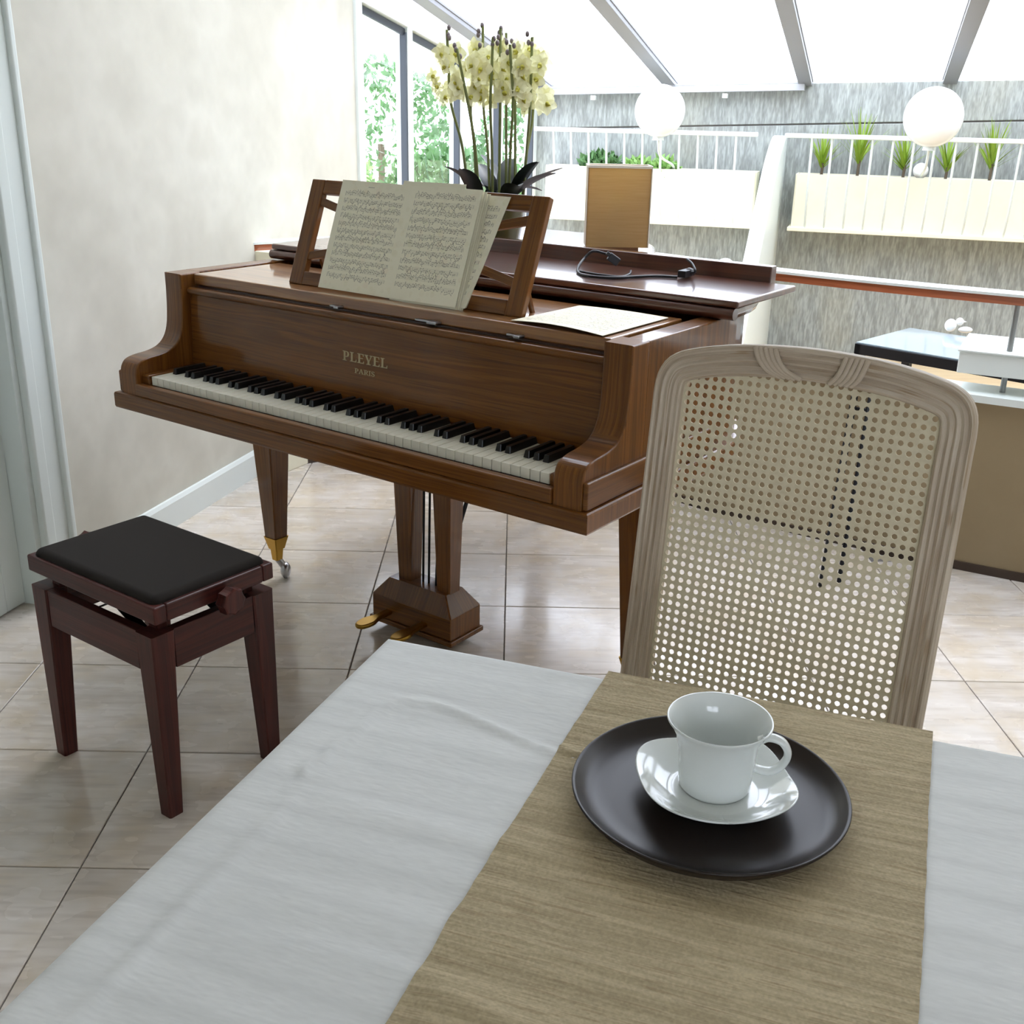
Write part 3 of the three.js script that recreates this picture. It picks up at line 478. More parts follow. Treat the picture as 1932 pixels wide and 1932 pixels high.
// ---------------------------------------------------------------- orchids on the lid
{
  const PC = pianoW(.36, .945, .967), o = thing('potted_orchid', 'cream yellow orchids with dark leaves in an olive pot on the piano', 'orchid', [PC.x, .967, PC.z]);
  const pot = part(o, 'pot', lathe([[0, 0], [.066, 0], [.072, .004], [.096, .125], [.098, .13], [.093, .13], [.09, .122], [0, .12]], 36), M.pot);
  part(o, 'moss', sphere(.089, 0, 0, 0).scale(1, .2, 1).translate(0, .12, 0), M.moss);
  const loc = (px, py, dz = 0) => { const p = atDepth(px, py, PC.z + dz); return p.sub(V(PC.x, .967, PC.z)); };
  // leaves: strap shapes bent along an arc
  const leafGeo = (L, w, lift, droop) => { const g = new THREE.PlaneGeometry(1, 1, 4, 10), p = g.attributes.position; for (let i = 0; i < p.count; i++) { const s = p.getY(i) + .5, a = p.getX(i); const ww = w * Math.pow(Math.sin(Math.PI * clamp(s * .93 + .05)), .6), y = lift * s - droop * s * s; p.setXYZ(i, a * ww, y + Math.abs(a) * ww * .35, L * s); } g.computeVertexNormals(); return g; };
  const rr = rng(5);
  for (const [ang, L, w, lift, droop] of [[-1.9, .15, .055, .13, .08], [-1.2, .13, .05, .16, .05], [-2.6, .12, .055, .14, .03], [.3, .13, .05, .14, .07], [1.0, .16, .06, .15, .05], [1.4, .2, .045, .14, .03], [1.85, .19, .05, .13, .09], [2.5, .12, .05, .12, .06], [-.4, .12, .05, .15, .04], [-2.0, .10, .05, .19, .05], [.9, .10, .06, .19, .06], [3.0, .1, .05, .17, .04]]) { const m = part(o, 'leaf', leafGeo(L, w * 1.15, lift * .95, droop), M.orchidLeaf); m.rotation.y = ang; m.position.set(Math.sin(ang * 2.3) * .05, .125, Math.cos(ang * 1.7) * .04); }
  // stems from the moss to tip pixels, then flowers along the upper half
  const stems = [[886, 330, 850, 190, 843, 56, -.05], [905, 330, 882, 190, 862, 92, .06], [900, 335, 888, 200, 905, 90, .0], [925, 330, 912, 200, 911, 50, -.08], [930, 335, 925, 200, 930, 70, .04], [942, 335, 944, 190, 944, 54, .0], [955, 335, 955, 190, 955, 62, -.05], [960, 335, 968, 190, 962, 84, .07], [972, 330, 972, 190, 970, 80, -.03], [990, 335, 1000, 200, 1004, 70, .04], [985, 338, 1004, 230, 1010, 100, -.06]];
  const petals = (() => { const L = []; for (let k = 0; k < 5; k++) { const a = k * 2 * Math.PI / 5 + Math.PI / 2, wide = (k === 1 || k === 4) ? 1.25 : 1; const g = new THREE.PlaneGeometry(1, 1, 4, 5), p = g.attributes.position; for (let i = 0; i < p.count; i++) { const s = p.getY(i) + .5, x = p.getX(i), w = .023 * wide * Math.pow(Math.sin(Math.PI * clamp(.12 + s * .86)), .7); p.setXYZ(i, x * w, s * .027, .006 * s * (1 - s * 1.3) + x * x * .006); } g.rotateZ(a - Math.PI / 2); L.push(g); } const m = mg(L); m.computeVertexNormals(); return m; })();
  const lip = mg([sphere(.0048, 0, -.003, .005, 10, 8), new THREE.ConeGeometry(.0055, .014, 8).rotateX(2.2).translate(0, -.008, .008)]);
  const budG = sphere(.0065, 0, 0, 0, 10, 8).scale(.85, 1.2, .85);
  let count = 0;
  for (const [x0, y0, x1, y1, x2, y2, dz] of stems) {
    const a = loc(x0, y0 + 28, dz * .3); a.y = .12; const cv = new THREE.CatmullRomCurve3([V(clamp(a.x, -.082, .082), .12, dz * .3), loc(lerp(x0, x1, .4), lerp(y0, y1, .4), dz * .7), loc(x1, y1, dz), loc(lerp(x1, x2, .55), lerp(y1, y2, .55), dz), loc(x2, y2, dz)]);
    const st = part(o, 'flower_stem', new THREE.TubeGeometry(cv, 40, .004, 7), M.stem);
    for (let k = 0; k < 3; k++) { const p = cv.getPoint(1 - k * .035); const b = part(st, 'bud', budG, M.bud); b.position.set(p.x + (rr() - .5) * .03, p.y + (rr() - .3) * .012, p.z + (rr() - .5) * .02); }
    const nf = 6; for (let k = 0; k < nf; k++) {
      const t = lerp(.56, .88, (k + rr() * .6) / nf), p = cv.getPoint(t), ang = rr() * 2 * Math.PI, rad = .012 + rr() * .026;
      const f = part(o, 'flower', petals, M.petal); f.position.set(p.x + Math.cos(ang) * rad * 1.25, p.y + (rr() - .5) * .02, p.z + Math.sin(ang) * rad); f.rotation.set((rr() - .6) * .7, (rr() - .5) * 2.2, (rr() - .5) * .8); f.scale.setScalar(.92 + rr() * .35);
      const l = part(f, 'lip', lip, M.lip); count++;
    }
  }
  // a few single blooms at the outer edge of the spray
  for (const [px, py] of [[832, 100], [825, 162], [838, 182], [862, 172], [1000, 92], [1012, 148], [1030, 195], [1018, 200], [995, 190], [900, 115], [975, 95], [985, 130], [880, 130], [925, 190], [950, 175]]) { const f = part(o, 'flower', petals, M.petal); f.position.copy(loc(px, py, (rr() - .5) * .1)); f.rotation.set((rr() - .6) * .6, (rr() - .5) * 1.6, rr()); f.scale.setScalar(1 + rr() * .3); part(f, 'lip', lip, M.lip); }
}
console.log('orchid');

// ---------------------------------------------------------------- piano stool
{
  const g = thing('piano_stool', 'dark red wooden piano stool with black padded seat and side knobs', 'stool', [-.741, 0, -2.107], -36.4 * R);
  const hx = .2, hz = .148;
  for (const sx of [-1, 1]) for (const sz of [-1, 1]) part(g, 'leg', taper(0, .0165, .405, .0265, sx * (hx - .024), sz * (hz - .024), .0165, .0265, .003, sx * .007, sz * .007), M.rosewood);
  for (const sz of [-1, 1]) part(g, 'apron', span(-hx + .05, hx - .05, .322, .405, sz * (hz - .012) - .011, sz * (hz - .012) + .011, .002), M.rosewood);
  for (const sx of [-1, 1]) part(g, 'apron', span(sx * (hx - .012) - .011, sx * (hx - .012) + .011, .322, .405, -hz + .05, hz - .05, .002, 'z'), M.rosewood);
  const fx = .212, fz = .146, y0 = .432, y1 = .468;
  for (const sz of [-1, 1]) part(g, 'seat_frame', span(-fx, fx, y0, y1, sz * (fz - .014) - .014, sz * (fz - .014) + .014, .004), M.rosewood);
  for (const sx of [-1, 1]) part(g, 'seat_frame', span(sx * (fx - .014) - .014, sx * (fx - .014) + .014, y0, y1, -fz + .028, fz - .028, .004, 'z'), M.rosewood);
  for (const sx of [-1, 1]) for (const sz of [-1, 1]) part(g, 'corner_block', span(sx * (fx - .05) - .015, sx * (fx - .05) + .015, .398, .434, sz * (fz - .04) - .012, sz * (fz - .04) + .012, .003), M.rosewood);
  // cushion
  const c = new RoundedBoxGeometry(fx * 2 - .02, .04, fz * 2 - .016, 6, .016), p = c.attributes.position; for (let i = 0; i < p.count; i++) { const a = p.getX(i) / (fx - .01), b = p.getZ(i) / (fz - .008); if (p.getY(i) > 0) p.setY(i, p.getY(i) + .008 * (1 - a * a) * (1 - b * b)); } c.computeVertexNormals(); part(g, 'cushion', c.translate(0, .462, 0), M.velvet, 'black padded cushion');
  // knobs and lifting scissors
  for (const sx of [-1, 1]) { const pr = []; const n = 24; for (let i = 0; i < n; i++) { const a = i / n * 2 * Math.PI, r = .027 + .0022 * Math.cos(a * 8); pr.push([Math.cos(a) * r, Math.sin(a) * r]); } const kn = mg([metric(ext(pr, .026, .004).rotateY(sx > 0 ? Math.PI / 2 : -Math.PI / 2).translate(sx * (fx + .012), .436, -.012), 'y'), rod(V(sx * (fx - .03), .436, -.012), V(sx * (fx + .014), .436, -.012), .01)]); part(g, 'knob', kn, M.rosewood); }
  part(g, 'screw_rod', rod(V(-fx, .436, -.012), V(fx, .436, -.012), .005), M.blackMetal);
  for (const sz of [-1, 1]) for (const d of [-1, 1]) part(g, 'scissor_arm', bar(V(d * .13, .335, sz * .085), V(-d * .05, .43, sz * .085), .004, .026, V(0, 0, 1)), M.blackMetal);
  part(g, 'cross_bar', rod(V(.13, .36, -.1), V(.13, .36, .1), .006), M.blackMetal);
}

// ---------------------------------------------------------------- dining table, cloth, runner
const TA = 19.5 * R, TC = V(-.147, 0, -1.218), TH = .75;
const tw = (a, b, h = TH) => V(TC.x + Math.cos(TA) * a - Math.sin(TA) * b, h, TC.z + Math.sin(TA) * a + Math.cos(TA) * b);   // a along the far edge, b towards the camera
const TL = 1.35, TB = .98;
{
  const g = thing('dining_table', 'dining table hidden under a white tablecloth', 'table', [TC.x, 0, TC.z], -TA);
  part(g, 'table_top', span(.012, TL - .012, .72, .7465, .012, TB - .012, .006), M.lampWood);
  for (const x of [.09, TL - .09]) for (const z of [.09, TB - .09]) part(g, 'leg', taper(0, .02, .72, .03, x, z), M.lampWood);
  // cloth: one grid over top and drop
  const line = [[551, 1444], [598, 1414], [637, 1384], [672, 1356], [710, 1324], [749, 1308], [797, 1312], [850, 1330], [920, 1360], [990, 1391], [1050, 1412], [1120, 1440]].map(([x, y]) => { const p = onLevel(x, y, .75).sub(TC); return [p.x * Math.cos(TA) + p.z * Math.sin(TA), -p.x * Math.sin(TA) + p.z * Math.cos(TA)]; });
  const crease = (a, b) => { let m = 9; for (let i = 0; i < line.length - 1; i++) { const [x0, y0] = line[i], [x1, y1] = line[i + 1], dx = x1 - x0, dy = y1 - y0, t = clamp(((a - x0) * dx + (b - y0) * dy) / (dx * dx + dy * dy)); m = Math.min(m, Math.hypot(a - x0 - t * dx, b - y0 - t * dy)); } return m; };
  const wr = (a, b) => { // wrinkles of the cloth in metres
    let h = .0012 * (fbm(a / 1.4 + .3, b / 1.4 + .3, 7, 7, 300, 3) - .5);
    const ridge = (d, w, k) => k * Math.exp(-d * d / (w * w));
    h += ridge(a - .05 - .006 * Math.sin(b * 6), .006, .0038) * smooth(.3, .38, b);          // hem crease along the side
    h += ridge(crease(a, b), .005, .004) * smooth(.45, .33, a);
    h += ridge(b - (.31 + .1 * a), .012, .0014) * smooth(.02, .1, a) * smooth(.6, .4, a);
    h += ridge(b - (.50 + .06 * a + .01 * Math.sin(a * 20)), .011, .0022) * smooth(.02, .1, a);
    h += ridge(b - (.47 + .05 * a), .02, -.001) * smooth(.05, .2, a);
    h += ridge(b - (.66 + .03 * a), .014, .0012);
    h += .0005 * Math.sin(b * 95 + a * 4 + 2 * Math.sin(a * 3)) * smooth(0, .1, a);
    return h;
  };
  const drop = .26, nA = 230, nB = 190, P = [], UV = [], I = [];
  const map1 = (s, L) => { // s runs -drop .. L+drop ; returns [pos, down]
    const r = .014; if (s < 0) { const q = -s; return q < r * 1.57 ? [r - r * Math.sin(q / r) - .0, r - r * Math.cos(q / r)] : [0, r + q - r * 1.57]; }
    if (s > L) { const [p, d] = map1(L - s, L); return [L - p, d]; } return [lerp(r, L - r, s / L), 0];
  };
  for (let j = 0; j <= nB; j++) for (let i = 0; i <= nA; i++) {
    const sa = lerp(-drop, TL + drop, i / nA), sb = lerp(-drop, TB + drop, j / nB); const [a, da] = map1(sa, TL), [b, db] = map1(sb, TB); const d = Math.max(da, db);
    const fl = smooth(.03, .26, d) * .018; let oa = 0, ob = 0; if (sa < 0) oa = -1; if (sa > TL) oa = 1; if (sb < 0) ob = -1; if (sb > TB) ob = 1;
    const ph = Math.sin(sb * 26) * (oa ? 1 : 0) + Math.sin(sa * 24) * (ob ? 1 : 0), k = fl * (1 + .7 * ph); const top = d < .001 ? wr(sa, sb) + .0006 : 0;
    P.push(a + oa * (k + .0015), .7485 + top - d, b + ob * (k + .0015)); UV.push(sa, sb);
  }
  for (let j = 0; j < nB; j++) for (let i = 0; i < nA; i++) { const a = j * (nA + 1) + i; I.push(a, a + nA + 1, a + nA + 2, a, a + nA + 2, a + 1); }
  const cg = new THREE.BufferGeometry(); cg.setAttribute('position', new THREE.Float32BufferAttribute(P, 3)); cg.setAttribute('uv', new THREE.Float32BufferAttribute(UV, 2)); cg.setIndex(I); cg.computeVertexNormals();
  M.cloth.side = THREE.DoubleSide; const cl = single('tablecloth', cg, M.cloth, 'white woven tablecloth with soft creases on the dining table', 'tablecloth'); cl.position.copy(g.position); cl.rotation.y = g.rotation.y;
  // runner: strip laid across the table, slightly wavy, hanging a little over the far edge
  const ra = (b) => lerp(.279, .258, b), rw = .352, N = 40, Mb = 160, RP = [], RU = [], RI = []; const B0 = -.005, B1 = TB + .02;
  for (const o of [.0012, 0]) for (let j = 0; j <= Mb; j++) for (let i = 0; i <= N; i++) {
    const b = lerp(B0, B1, j / Mb), e = (i === 0 || i === N) ? .0011 * (fbm(b, i / N, 90, 3, 330, 2) - .5) + .002 * (fbm(b, i / N, 7, 3, 331, 2) - .5) : 0, a = ra(b / TB) + rw * i / N + e;
    let h = wr(a, b) + .0016; const rd = (d, w, k) => k * Math.exp(-d * d / (w * w)), u = i / N;
    h += rd(b - (.52 + .05 * u), .02, .0045) * smooth(.0, .1, u) * smooth(1, .5, u) + rd(b - (.575 + .09 * u), .014, .005) * smooth(.9, .4, u) + rd(b - (.34 + .01 * u), .03, .0022) * smooth(.5, .0, u) + rd(b - (.44 + .02 * u), .016, .002) * smooth(.6, .1, u);
    if (b < .012) h = Math.min(h, .0012 + .0 + .0015);
    RP.push(a, .7492 + h + o, b); RU.push(a, b);
  }
  const n = N + 1, oo = n * (Mb + 1); for (let j = 0; j < Mb; j++) for (let i = 0; i < N; i++) { const a = j * n + i; RI.push(a, a + n, a + n + 1, a, a + n + 1, a + 1, oo + a, oo + a + n + 1, oo + a + n, oo + a, oo + a + 1, oo + a + n + 1); }
  const ed = (a, b) => RI.push(a, oo + a, oo + b, a, oo + b, b); for (let i = 0; i < N; i++) { ed(i, i + 1); ed(Mb * n + i + 1, Mb * n + i); } for (let j = 0; j < Mb; j++) { ed((j + 1) * n, j * n); ed(j * n + N, (j + 1) * n + N); }
  const rg = new THREE.BufferGeometry(); rg.setAttribute('position', new THREE.Float32BufferAttribute(RP, 3)); rg.setAttribute('uv', new THREE.Float32BufferAttribute(RU, 2)); rg.setIndex(RI); rg.computeVertexNormals();
  const rn = single('table_runner', rg, M.runner, 'khaki slubbed table runner laid across the white tablecloth', 'table runner'); rn.position.copy(g.position); rn.rotation.y = g.rotation.y;
}
{
  const py = .7525, pc = V(.19, py, -.872);
  const pl = single('dinner_plate', lathe([[0, .004], [.07, .004], [.084, .0035], [.087, 0], [.093, 0], [.108, .003], [.119, .0095], [.1262, .0185], [.1272, .0205], [.126, .0217], [.1235, .0205], [.117, .0142], [.110, .0102], [.102, .0082], [.09, .0075], [0, .0075]], 96), M.plate, 'round matt dark brown dinner plate on the runner', 'plate'); pl.position.copy(pc);
  // squarish saucer
  const sg = (() => { const prof = [[0, .004], [.02, .004], [.035, .0035], [.037, 0], [.04, 0], [.052, .004], [.064, .013], [.0735, .019], [.0742, .0204], [.0728, .0208], [.063, .0155], [.052, .0085], [.042, .0062], [.039, .0056], [.0365, .0066], [0, .0066]], seg = 96; const g = lathe(prof, seg), p = g.attributes.position; for (let i = 0; i < p.count; i++) { const x = p.getX(i), z = p.getZ(i), r = Math.hypot(x, z); if (r < .045) continue; const a = Math.atan2(z, x), k = 1 + .05 * Math.cos(4 * (a - .62)) * smooth(.045, .074, r); p.setX(i, x * k); p.setZ(i, z * k); p.setY(i, p.getY(i) + .0022 * Math.cos(4 * (a - .62)) * smooth(.05, .074, r)); } g.computeVertexNormals(); return g; })();
  const sc = single('saucer', sg, M.porcelain, 'white porcelain saucer with four soft corners on the dark plate', 'saucer'); sc.position.set(.196, py + .0076, -.879);
  const cup = thing('coffee_cup', 'white flared porcelain coffee cup standing on the saucer', 'cup', [.1965, py + .0145, -.883]);
  part(cup, 'body', lathe([[0, .003], [.026, .003], [.028, 0], [.031, 0], [.0335, .004], [.0345, .02], [.036, .04], [.0395, .056], [.0455, .067], [.0482, .0705], [.0478, .0722], [.0462, .0715], [.043, .0665], [.037, .056], [.0335, .04], [.032, .02], [.03, .0075], [.026, .0058], [0, .0055]], 72), M.porcelain);
  const hd = part(cup, 'handle', (() => { const c = new THREE.CatmullRomCurve3([V(.0365, .054, 0), V(.045, .0585, 0), V(.057, .0555, 0), V(.063, .044, 0), V(.0585, .031, 0), V(.048, .0235, 0), V(.0365, .0245, 0), V(.0338, .026, 0)]); const g = new THREE.TubeGeometry(c, 40, .0036, 12); g.scale(1, 1, 1.7); return g; })(), M.porcelain); hd.rotation.y = -.22;
}
console.log('table');

// ---------------------------------------------------------------- cane back chair
{
  const th = 29.4 * R, al = 8.2 * R, bx = Math.sin(th), bz = -Math.cos(th);
  const base = V(.419 - bx * Math.tan(al) * .35, 0, -1.55 - bz * Math.tan(al) * .35);
  const g = thing('dining_chair', 'limed wood dining chair with woven cane back facing the table', 'chair', [base.x, 0, base.z], -th);
  const back = new THREE.Group(); back.name = 'backrest'; g.add(back); back.position.set(0, .45, 0); back.rotation.x = -al;
  const sy = (s) => s + .35 / Math.cos(al);            // chair-plane coordinate to height above the seat
  // outline from lower left, over the arched top, to lower right
  const half = [[-.235, -.36], [-.235, -.1], [-.235, .12], [-.235, .152], [-.2315, .178], [-.22, .2], [-.2, .214], [-.17, .2235], [-.12, .2335], [-.06, .2395], [0, .2415]];
  const key = [...half, ...half.slice(0, -1).reverse().map(([a, b]) => [-a, b])];
  const cv = new THREE.CatmullRomCurve3(key.map(([a, b]) => V(a, sy(b), 0)), false, 'centripetal'); const path = cv.getSpacedPoints(150).map((p) => [p.x, p.y]);
  // reeded profile, across = inwards (right of path direction is inward => negative normal)
  const W = .047, pr = [[0, -.018], [0, .006]]; const reeds = 5; for (let k = 0; k < reeds; k++) { const a0 = k / reeds * W, a1 = (k + 1) / reeds * W; for (const q of [.06, .22, .5, .78, .94]) pr.push([-lerp(a0, a1, q), .0075 + .0045 * Math.sin(Math.PI * q)]); } pr.push([-W, .006], [-W, -.018]);
  part(back, 'frame', sweepFlat(path, pr), M.ceruse);
  // crossed ribbons on the top rail
  for (const [x0, x1] of [[-.083, -.04], [.05, .031]]) { const L = []; for (let k = 0; k < 5; k++) { const o = k * .0075; L.push(tube([V(x0 + o, sy(.2345), .011), V(lerp(x0, x1, .18) + o, sy(.219), .0145), V(lerp(x0, x1, .5) + o, sy(.205), .0145), V(x1 + o, sy(.1955), .011)], .0042, 14, 8)); } part(back, 'ribbon', mg(L), M.ceruse); }
  part(back, 'bottom_rail', span(-.19, .19, sy(-.36), sy(-.325), -.018, .01, .004), M.ceruse);
  // cane webbing: a ring of quads round each octagonal hole
  const pitch = .01335, hole = .0043, P = [], I = []; const zt = .0035, zb = .0015;
  const insidePanel = (x, s) => { if (s < -.335 || Math.abs(x) > .194) return false; const top = .196 - .008 * (x / .19) ** 2; if (s > top) return false; const cx = Math.abs(x) - .15, cy = s - .146; return !(cx > 0 && cy > 0 && Math.hypot(cx, cy) > .048); };
  const nX = 15, cells = [];
  for (let j = 0; j < 42; j++) for (let i = -nX; i < nX; i++) { const x = (i + .5) * pitch, s = -.335 + (j + .5) * pitch; if (insidePanel(x, s) || insidePanel(x * .97, s - .006)) cells.push([x, s]); }
  for (const [x, s] of cells) {
    const b = P.length / 3, h = pitch / 2, O = [[-h, -h], [0, -h], [h, -h], [h, 0], [h, h], [0, h], [-h, h], [-h, 0]];
    const edgeHole = insidePanel(x + Math.sign(x) * .008, s + .01) && insidePanel(x, s);
    for (const z of [zt, zb]) { for (const [a, c] of O) P.push(x + a, sy(s) + c, z); for (let k = 0; k < 8; k++) { const an = -3 * Math.PI / 4 + k * Math.PI / 4 ; P.push(x + Math.cos(an) * hole, sy(s) + Math.sin(an) * hole, z); } }
    for (let k = 0; k < 8; k++) { const n = (k + 1) % 8; I.push(b + k, b + n, b + 8 + n, b + k, b + 8 + n, b + 8 + k); I.push(b + 16 + k, b + 24 + n, b + 16 + n, b + 16 + k, b + 24 + k, b + 24 + n); I.push(b + 8 + k, b + 8 + n, b + 24 + n, b + 8 + k, b + 24 + n, b + 24 + k); }
  }
  const cg = new THREE.BufferGeometry(); cg.setAttribute('position', new THREE.Float32BufferAttribute(P, 3)); cg.setIndex(I); part(back, 'cane_webbing', metric(toCreasedNormals(cg, .5), 'x'), M.cane, 'woven cane webbing with rows of round holes');
  // seat and legs
  part(g, 'seat_frame', mg([span(-.235, .235, .385, .435, 0, .03, .004), span(-.235, .235, .385, .435, .40, .43, .006), span(-.235, -.205, .385, .435, .03, .40, .004), span(.205, .235, .385, .435, .03, .40, .004)]), M.ceruse);
  const sc = new RoundedBoxGeometry(.45, .05, .415, 5, .02).translate(0, .445, .222); part(g, 'seat', sc, M.seatFabric);
  for (const x of [-.21, .21]) { part(g, 'leg', lathe([[0, 0], [.011, 0], [.013, .02], [.02, .33], [.024, .34], [.024, .355], [.019, .36], [.025, .372], [.025, .39], [0, .39]], 20).translate(x, 0, .405), M.ceruse); part(g, 'leg', taper(0, .014, .46, .019, x, .008, .014, .019, .003, 0, -.05), M.ceruse); }
}
console.log('chair');

// ---------------------------------------------------------------- terrace things
{
  const T = (s, t, h) => G.clone().addScaledVector(g1, s).addScaledVector(gn, t).setY(h);
  const put = (o, s, t, h) => { const p = T(s, t, h); o.position.copy(p); o.rotation.y = GA; return o; };
  // white fin: profile in (t,h), extruded sideways
  const fp = [[-.02, 0], [-.02, 1.225], [.06, 1.225], [.14, 1.212], [.29, 1.16], [.5, 1.055], [.76, .865], [.92, .735], [1.07, .62], [1.3, .42], [1.55, .18], [1.72, 0]];
  const fc = [[-.02, 0], ...new THREE.SplineCurve(fp.slice(1).map((p) => new THREE.Vector2(...p))).getPoints(50).map((p) => [p.x, p.y])];
  const fin = struct('wall_fin', metric(ext(fc, .08, .01, [], 3).rotateY(-Math.PI / 2), 'y'), M.whitePaint, 'white curved buttress wall between the two planters', 'buttress'); put(fin, -.07, 0, 0);
  // planters
  const planter = (s0, s1, label) => { const g = thing('planter_box', label, 'planter', [0, 0, 0], 0, 'planter boxes on the grey wall'); put(g, s0, 0, .735); const L = s1 - s0;
    part(g, 'box', metric(ext([[.01, 0], [.16, 0], [.185, .29], [.165, .29], [.155, .26], [.02, .26], [.01, .29]], L, .004).rotateY(-Math.PI / 2).scale(-1, 1, 1), 'x'), M.cream);
    const gg = g.children[0].geometry, ix = gg.attributes.position; for (let i = 0; i < ix.count; i += 3) for (const at of [gg.attributes.position, gg.attributes.normal, gg.attributes.uv]) { const n = at.itemSize, a = []; for (let k = 0; k < n; k++) a.push(at.array[(i + 1) * n + k]); for (let k = 0; k < n; k++) { at.array[(i + 1) * n + k] = at.array[(i + 2) * n + k]; at.array[(i + 2) * n + k] = a[k]; } }
    gg.computeVertexNormals();
    part(g, 'soil', span(.005, L - .005, .22, .262, .02, .155, .004), M.soil);
    for (const x of [0, L]) part(g, 'end_panel', span(x - .006, x + .006, 0, .29, .01, .165, .002), M.cream);
    part(g, 'foot_ledge', span(-.02, L + .02, -.022, 0, .0, .235, .004), M.cream); return g; };
  planter(-1.47, -.215, 'cream planter box with leafy green shrubs beside the white buttress');
  planter(.015, 1.8, 'cream planter box holding a row of spiky plants');
  // railings
  const railing = (s0, s1, first, n, label) => { const g = thing('railing', label, 'railing', [0, 0, 0], 0, 'white railings round the planters'); put(g, 0, 0, 0);
    part(g, 'top_rail', mg([span(s0, s1, 1.222, 1.246, .362, .398, .006)]), M.whitePaint);
    const bg = tube([V(0, 1.224, .38), V(0, 1.0, .335), V(0, .85, .29), V(0, .765, .24), V(0, .74, .215)], .0065, 14, 6);
    for (let i = 0; i < n; i++) { const m = part(g, 'baluster', bg, M.whitePaint); m.position.x = first + i * .1055; } return g; };
  railing(-1.49, -.2, -1.374, 11, 'white railing in front of the shrub planter');
  railing(-.055, 1.8, .092, 17, 'white railing in front of the spiky plant planter');
  // spiky plants
  const rr = rng(21);
  const blade = (L, w, lean, yaw) => { const g = new THREE.PlaneGeometry(1, 1, 2, 6), p = g.attributes.position; for (let i = 0; i < p.count; i++) { const s = p.getY(i) + .5, a = p.getX(i), ww = w * (1 - s * .92) * (s < .15 ? .5 + s / .3 : 1); const out = Math.sin(lean) * L * s + lean * .25 * L * s * s; p.setXYZ(i, a * ww, Math.cos(lean) * L * s - lean * .12 * L * s * s, out + Math.abs(a) * ww * .3); } g.rotateY(yaw); g.computeVertexNormals(); return g; };
  let pi = 0; for (const [px, yb, yt] of [[1549, 331, 262], [1617, 330, 232], [1703, 335, 262], [1783, 338, 268], [1866, 340, 246]]) {
    const b = onPlane(px, yb, T(0, .1, 0), gn), tp = onPlane(px, yt, T(0, .1, 0), gn), Ht = tp.y - .99;
    const g = thing('spiky_plant', ['short spiky green plant at the buttress end of the planter', 'tall spiky green plant rising above the railing, second from the buttress', 'spiky green plant in the planter beside the white ball, on its buttress side', 'spiky green plant below the far globe lamp, beside the white ball', 'tall wide spiky green plant beyond the globe lamp, fifth from the buttress'][pi++], 'plant', [b.x, .99, b.z], 0, 'spiky plants in the planter');
    part(g, 'trunk', rod(V(0, 0, 0), V(.004, Ht * .42, 0), .0085, 8), M.yuccaStem);
    const n = 26; for (let k = 0; k < n; k++) { const f = k / n; const m = part(g, 'leaf', blade(Ht * (.62 + .25 * rr()), .02, .12 + .75 * Math.pow(1 - f, 1.1) * (.6 + .5 * rr()), rr() * 6.28), M.yucca); m.position.y = Ht * (.28 + .2 * f); }
  }
  for (const s of [1.35, 1.6, 1.85]) { const p = T(s, .1, .99); void p; }
  // shrubs in the left planter
  const leafCloud = (n, rx, ry, rz, size, seed) => { const r = rng(seed), P = []; for (let i = 0; i < n; i++) { const a = r() * 6.283, u = r() * 2 - 1, q = Math.sqrt(1 - u * u), k = .55 + .45 * Math.cbrt(r()); const c = V(Math.cos(a) * q * rx * k, u * ry * k, Math.sin(a) * q * rz * k); const d = V(r() - .5, r() - .2, r() - .5).normalize(), e = V(r() - .5, r() - .5, r() - .5).cross(d).normalize(), L = size * (.6 + .8 * r()), w = L * .5; const t = c.clone().addScaledVector(d, L), m1 = c.clone().addScaledVector(d, L * .45).addScaledVector(e, w / 2), m2 = c.clone().addScaledVector(d, L * .45).addScaledVector(e, -w / 2); for (const v of [c, m1, t, c, t, m2]) P.push(v.x, v.y, v.z); } const g = new THREE.BufferGeometry(); g.setAttribute('position', new THREE.Float32BufferAttribute(P, 3)); g.computeVertexNormals(); return g; };
  const shrub = (px, py, rx, ry, mat, seed, label, n = 260) => { const b = onPlane(px, py, T(0, .1, 0), gn); const g = thing('shrub', label, 'shrub', [b.x, .99, b.z], GA, 'shrubs in the planter'); part(g, 'foliage', leafCloud(n, rx, ry, .06, .045, seed).translate(0, .01 + ry * .6, 0), mat); part(g, 'stem', rod(V(0, -.005, 0), V(0, ry * .7, 0), .006, 6), M.bark); };
  shrub(1133, 303, .12, .055, M.shrubA, 41, 'dark green bushy shrub at the glazing end of the planter', 420);
  shrub(1205, 312, .07, .04, M.shrubB, 42, 'light green low shrub behind the square lamp');
  shrub(1252, 310, .09, .042, M.shrubB, 43, 'light green trailing shrub below the globe lamp');
  // white globes on stems
  const globe = (px, py, z, r, label) => { const c = atDepth(px, py, z); const q = c.clone().sub(G), s = q.dot(g1), t = q.dot(gn); const g = thing('globe_lamp', label, 'globe lamp', [0, 0, 0], 0, 'globe lamps along the railing'); put(g, s, .12, .99);
    part(g, 'globe', sphere(r, 0, c.y - .99, t - .12, 40, 28), M.opal);
    part(g, 'collar', new THREE.CylinderGeometry(.028, .032, .022, 20).translate(0, c.y - .99 - r - .004, t - .12), M.whitePaint);
    part(g, 'stem', tube([V(0, 0, 0), V(0, .04, .02), V(0, c.y - .99 - r - .08, t - .17), V(0, c.y - .99 - r, t - .12)], .007, 24, 8), M.whitePaint); return g; };
  globe(1245, 209, -6.3, .1345, 'white globe lamp above the leafy shrubs');
  globe(1761, 221, -5.86, .1435, 'white globe lamp above the row of spiky plants');
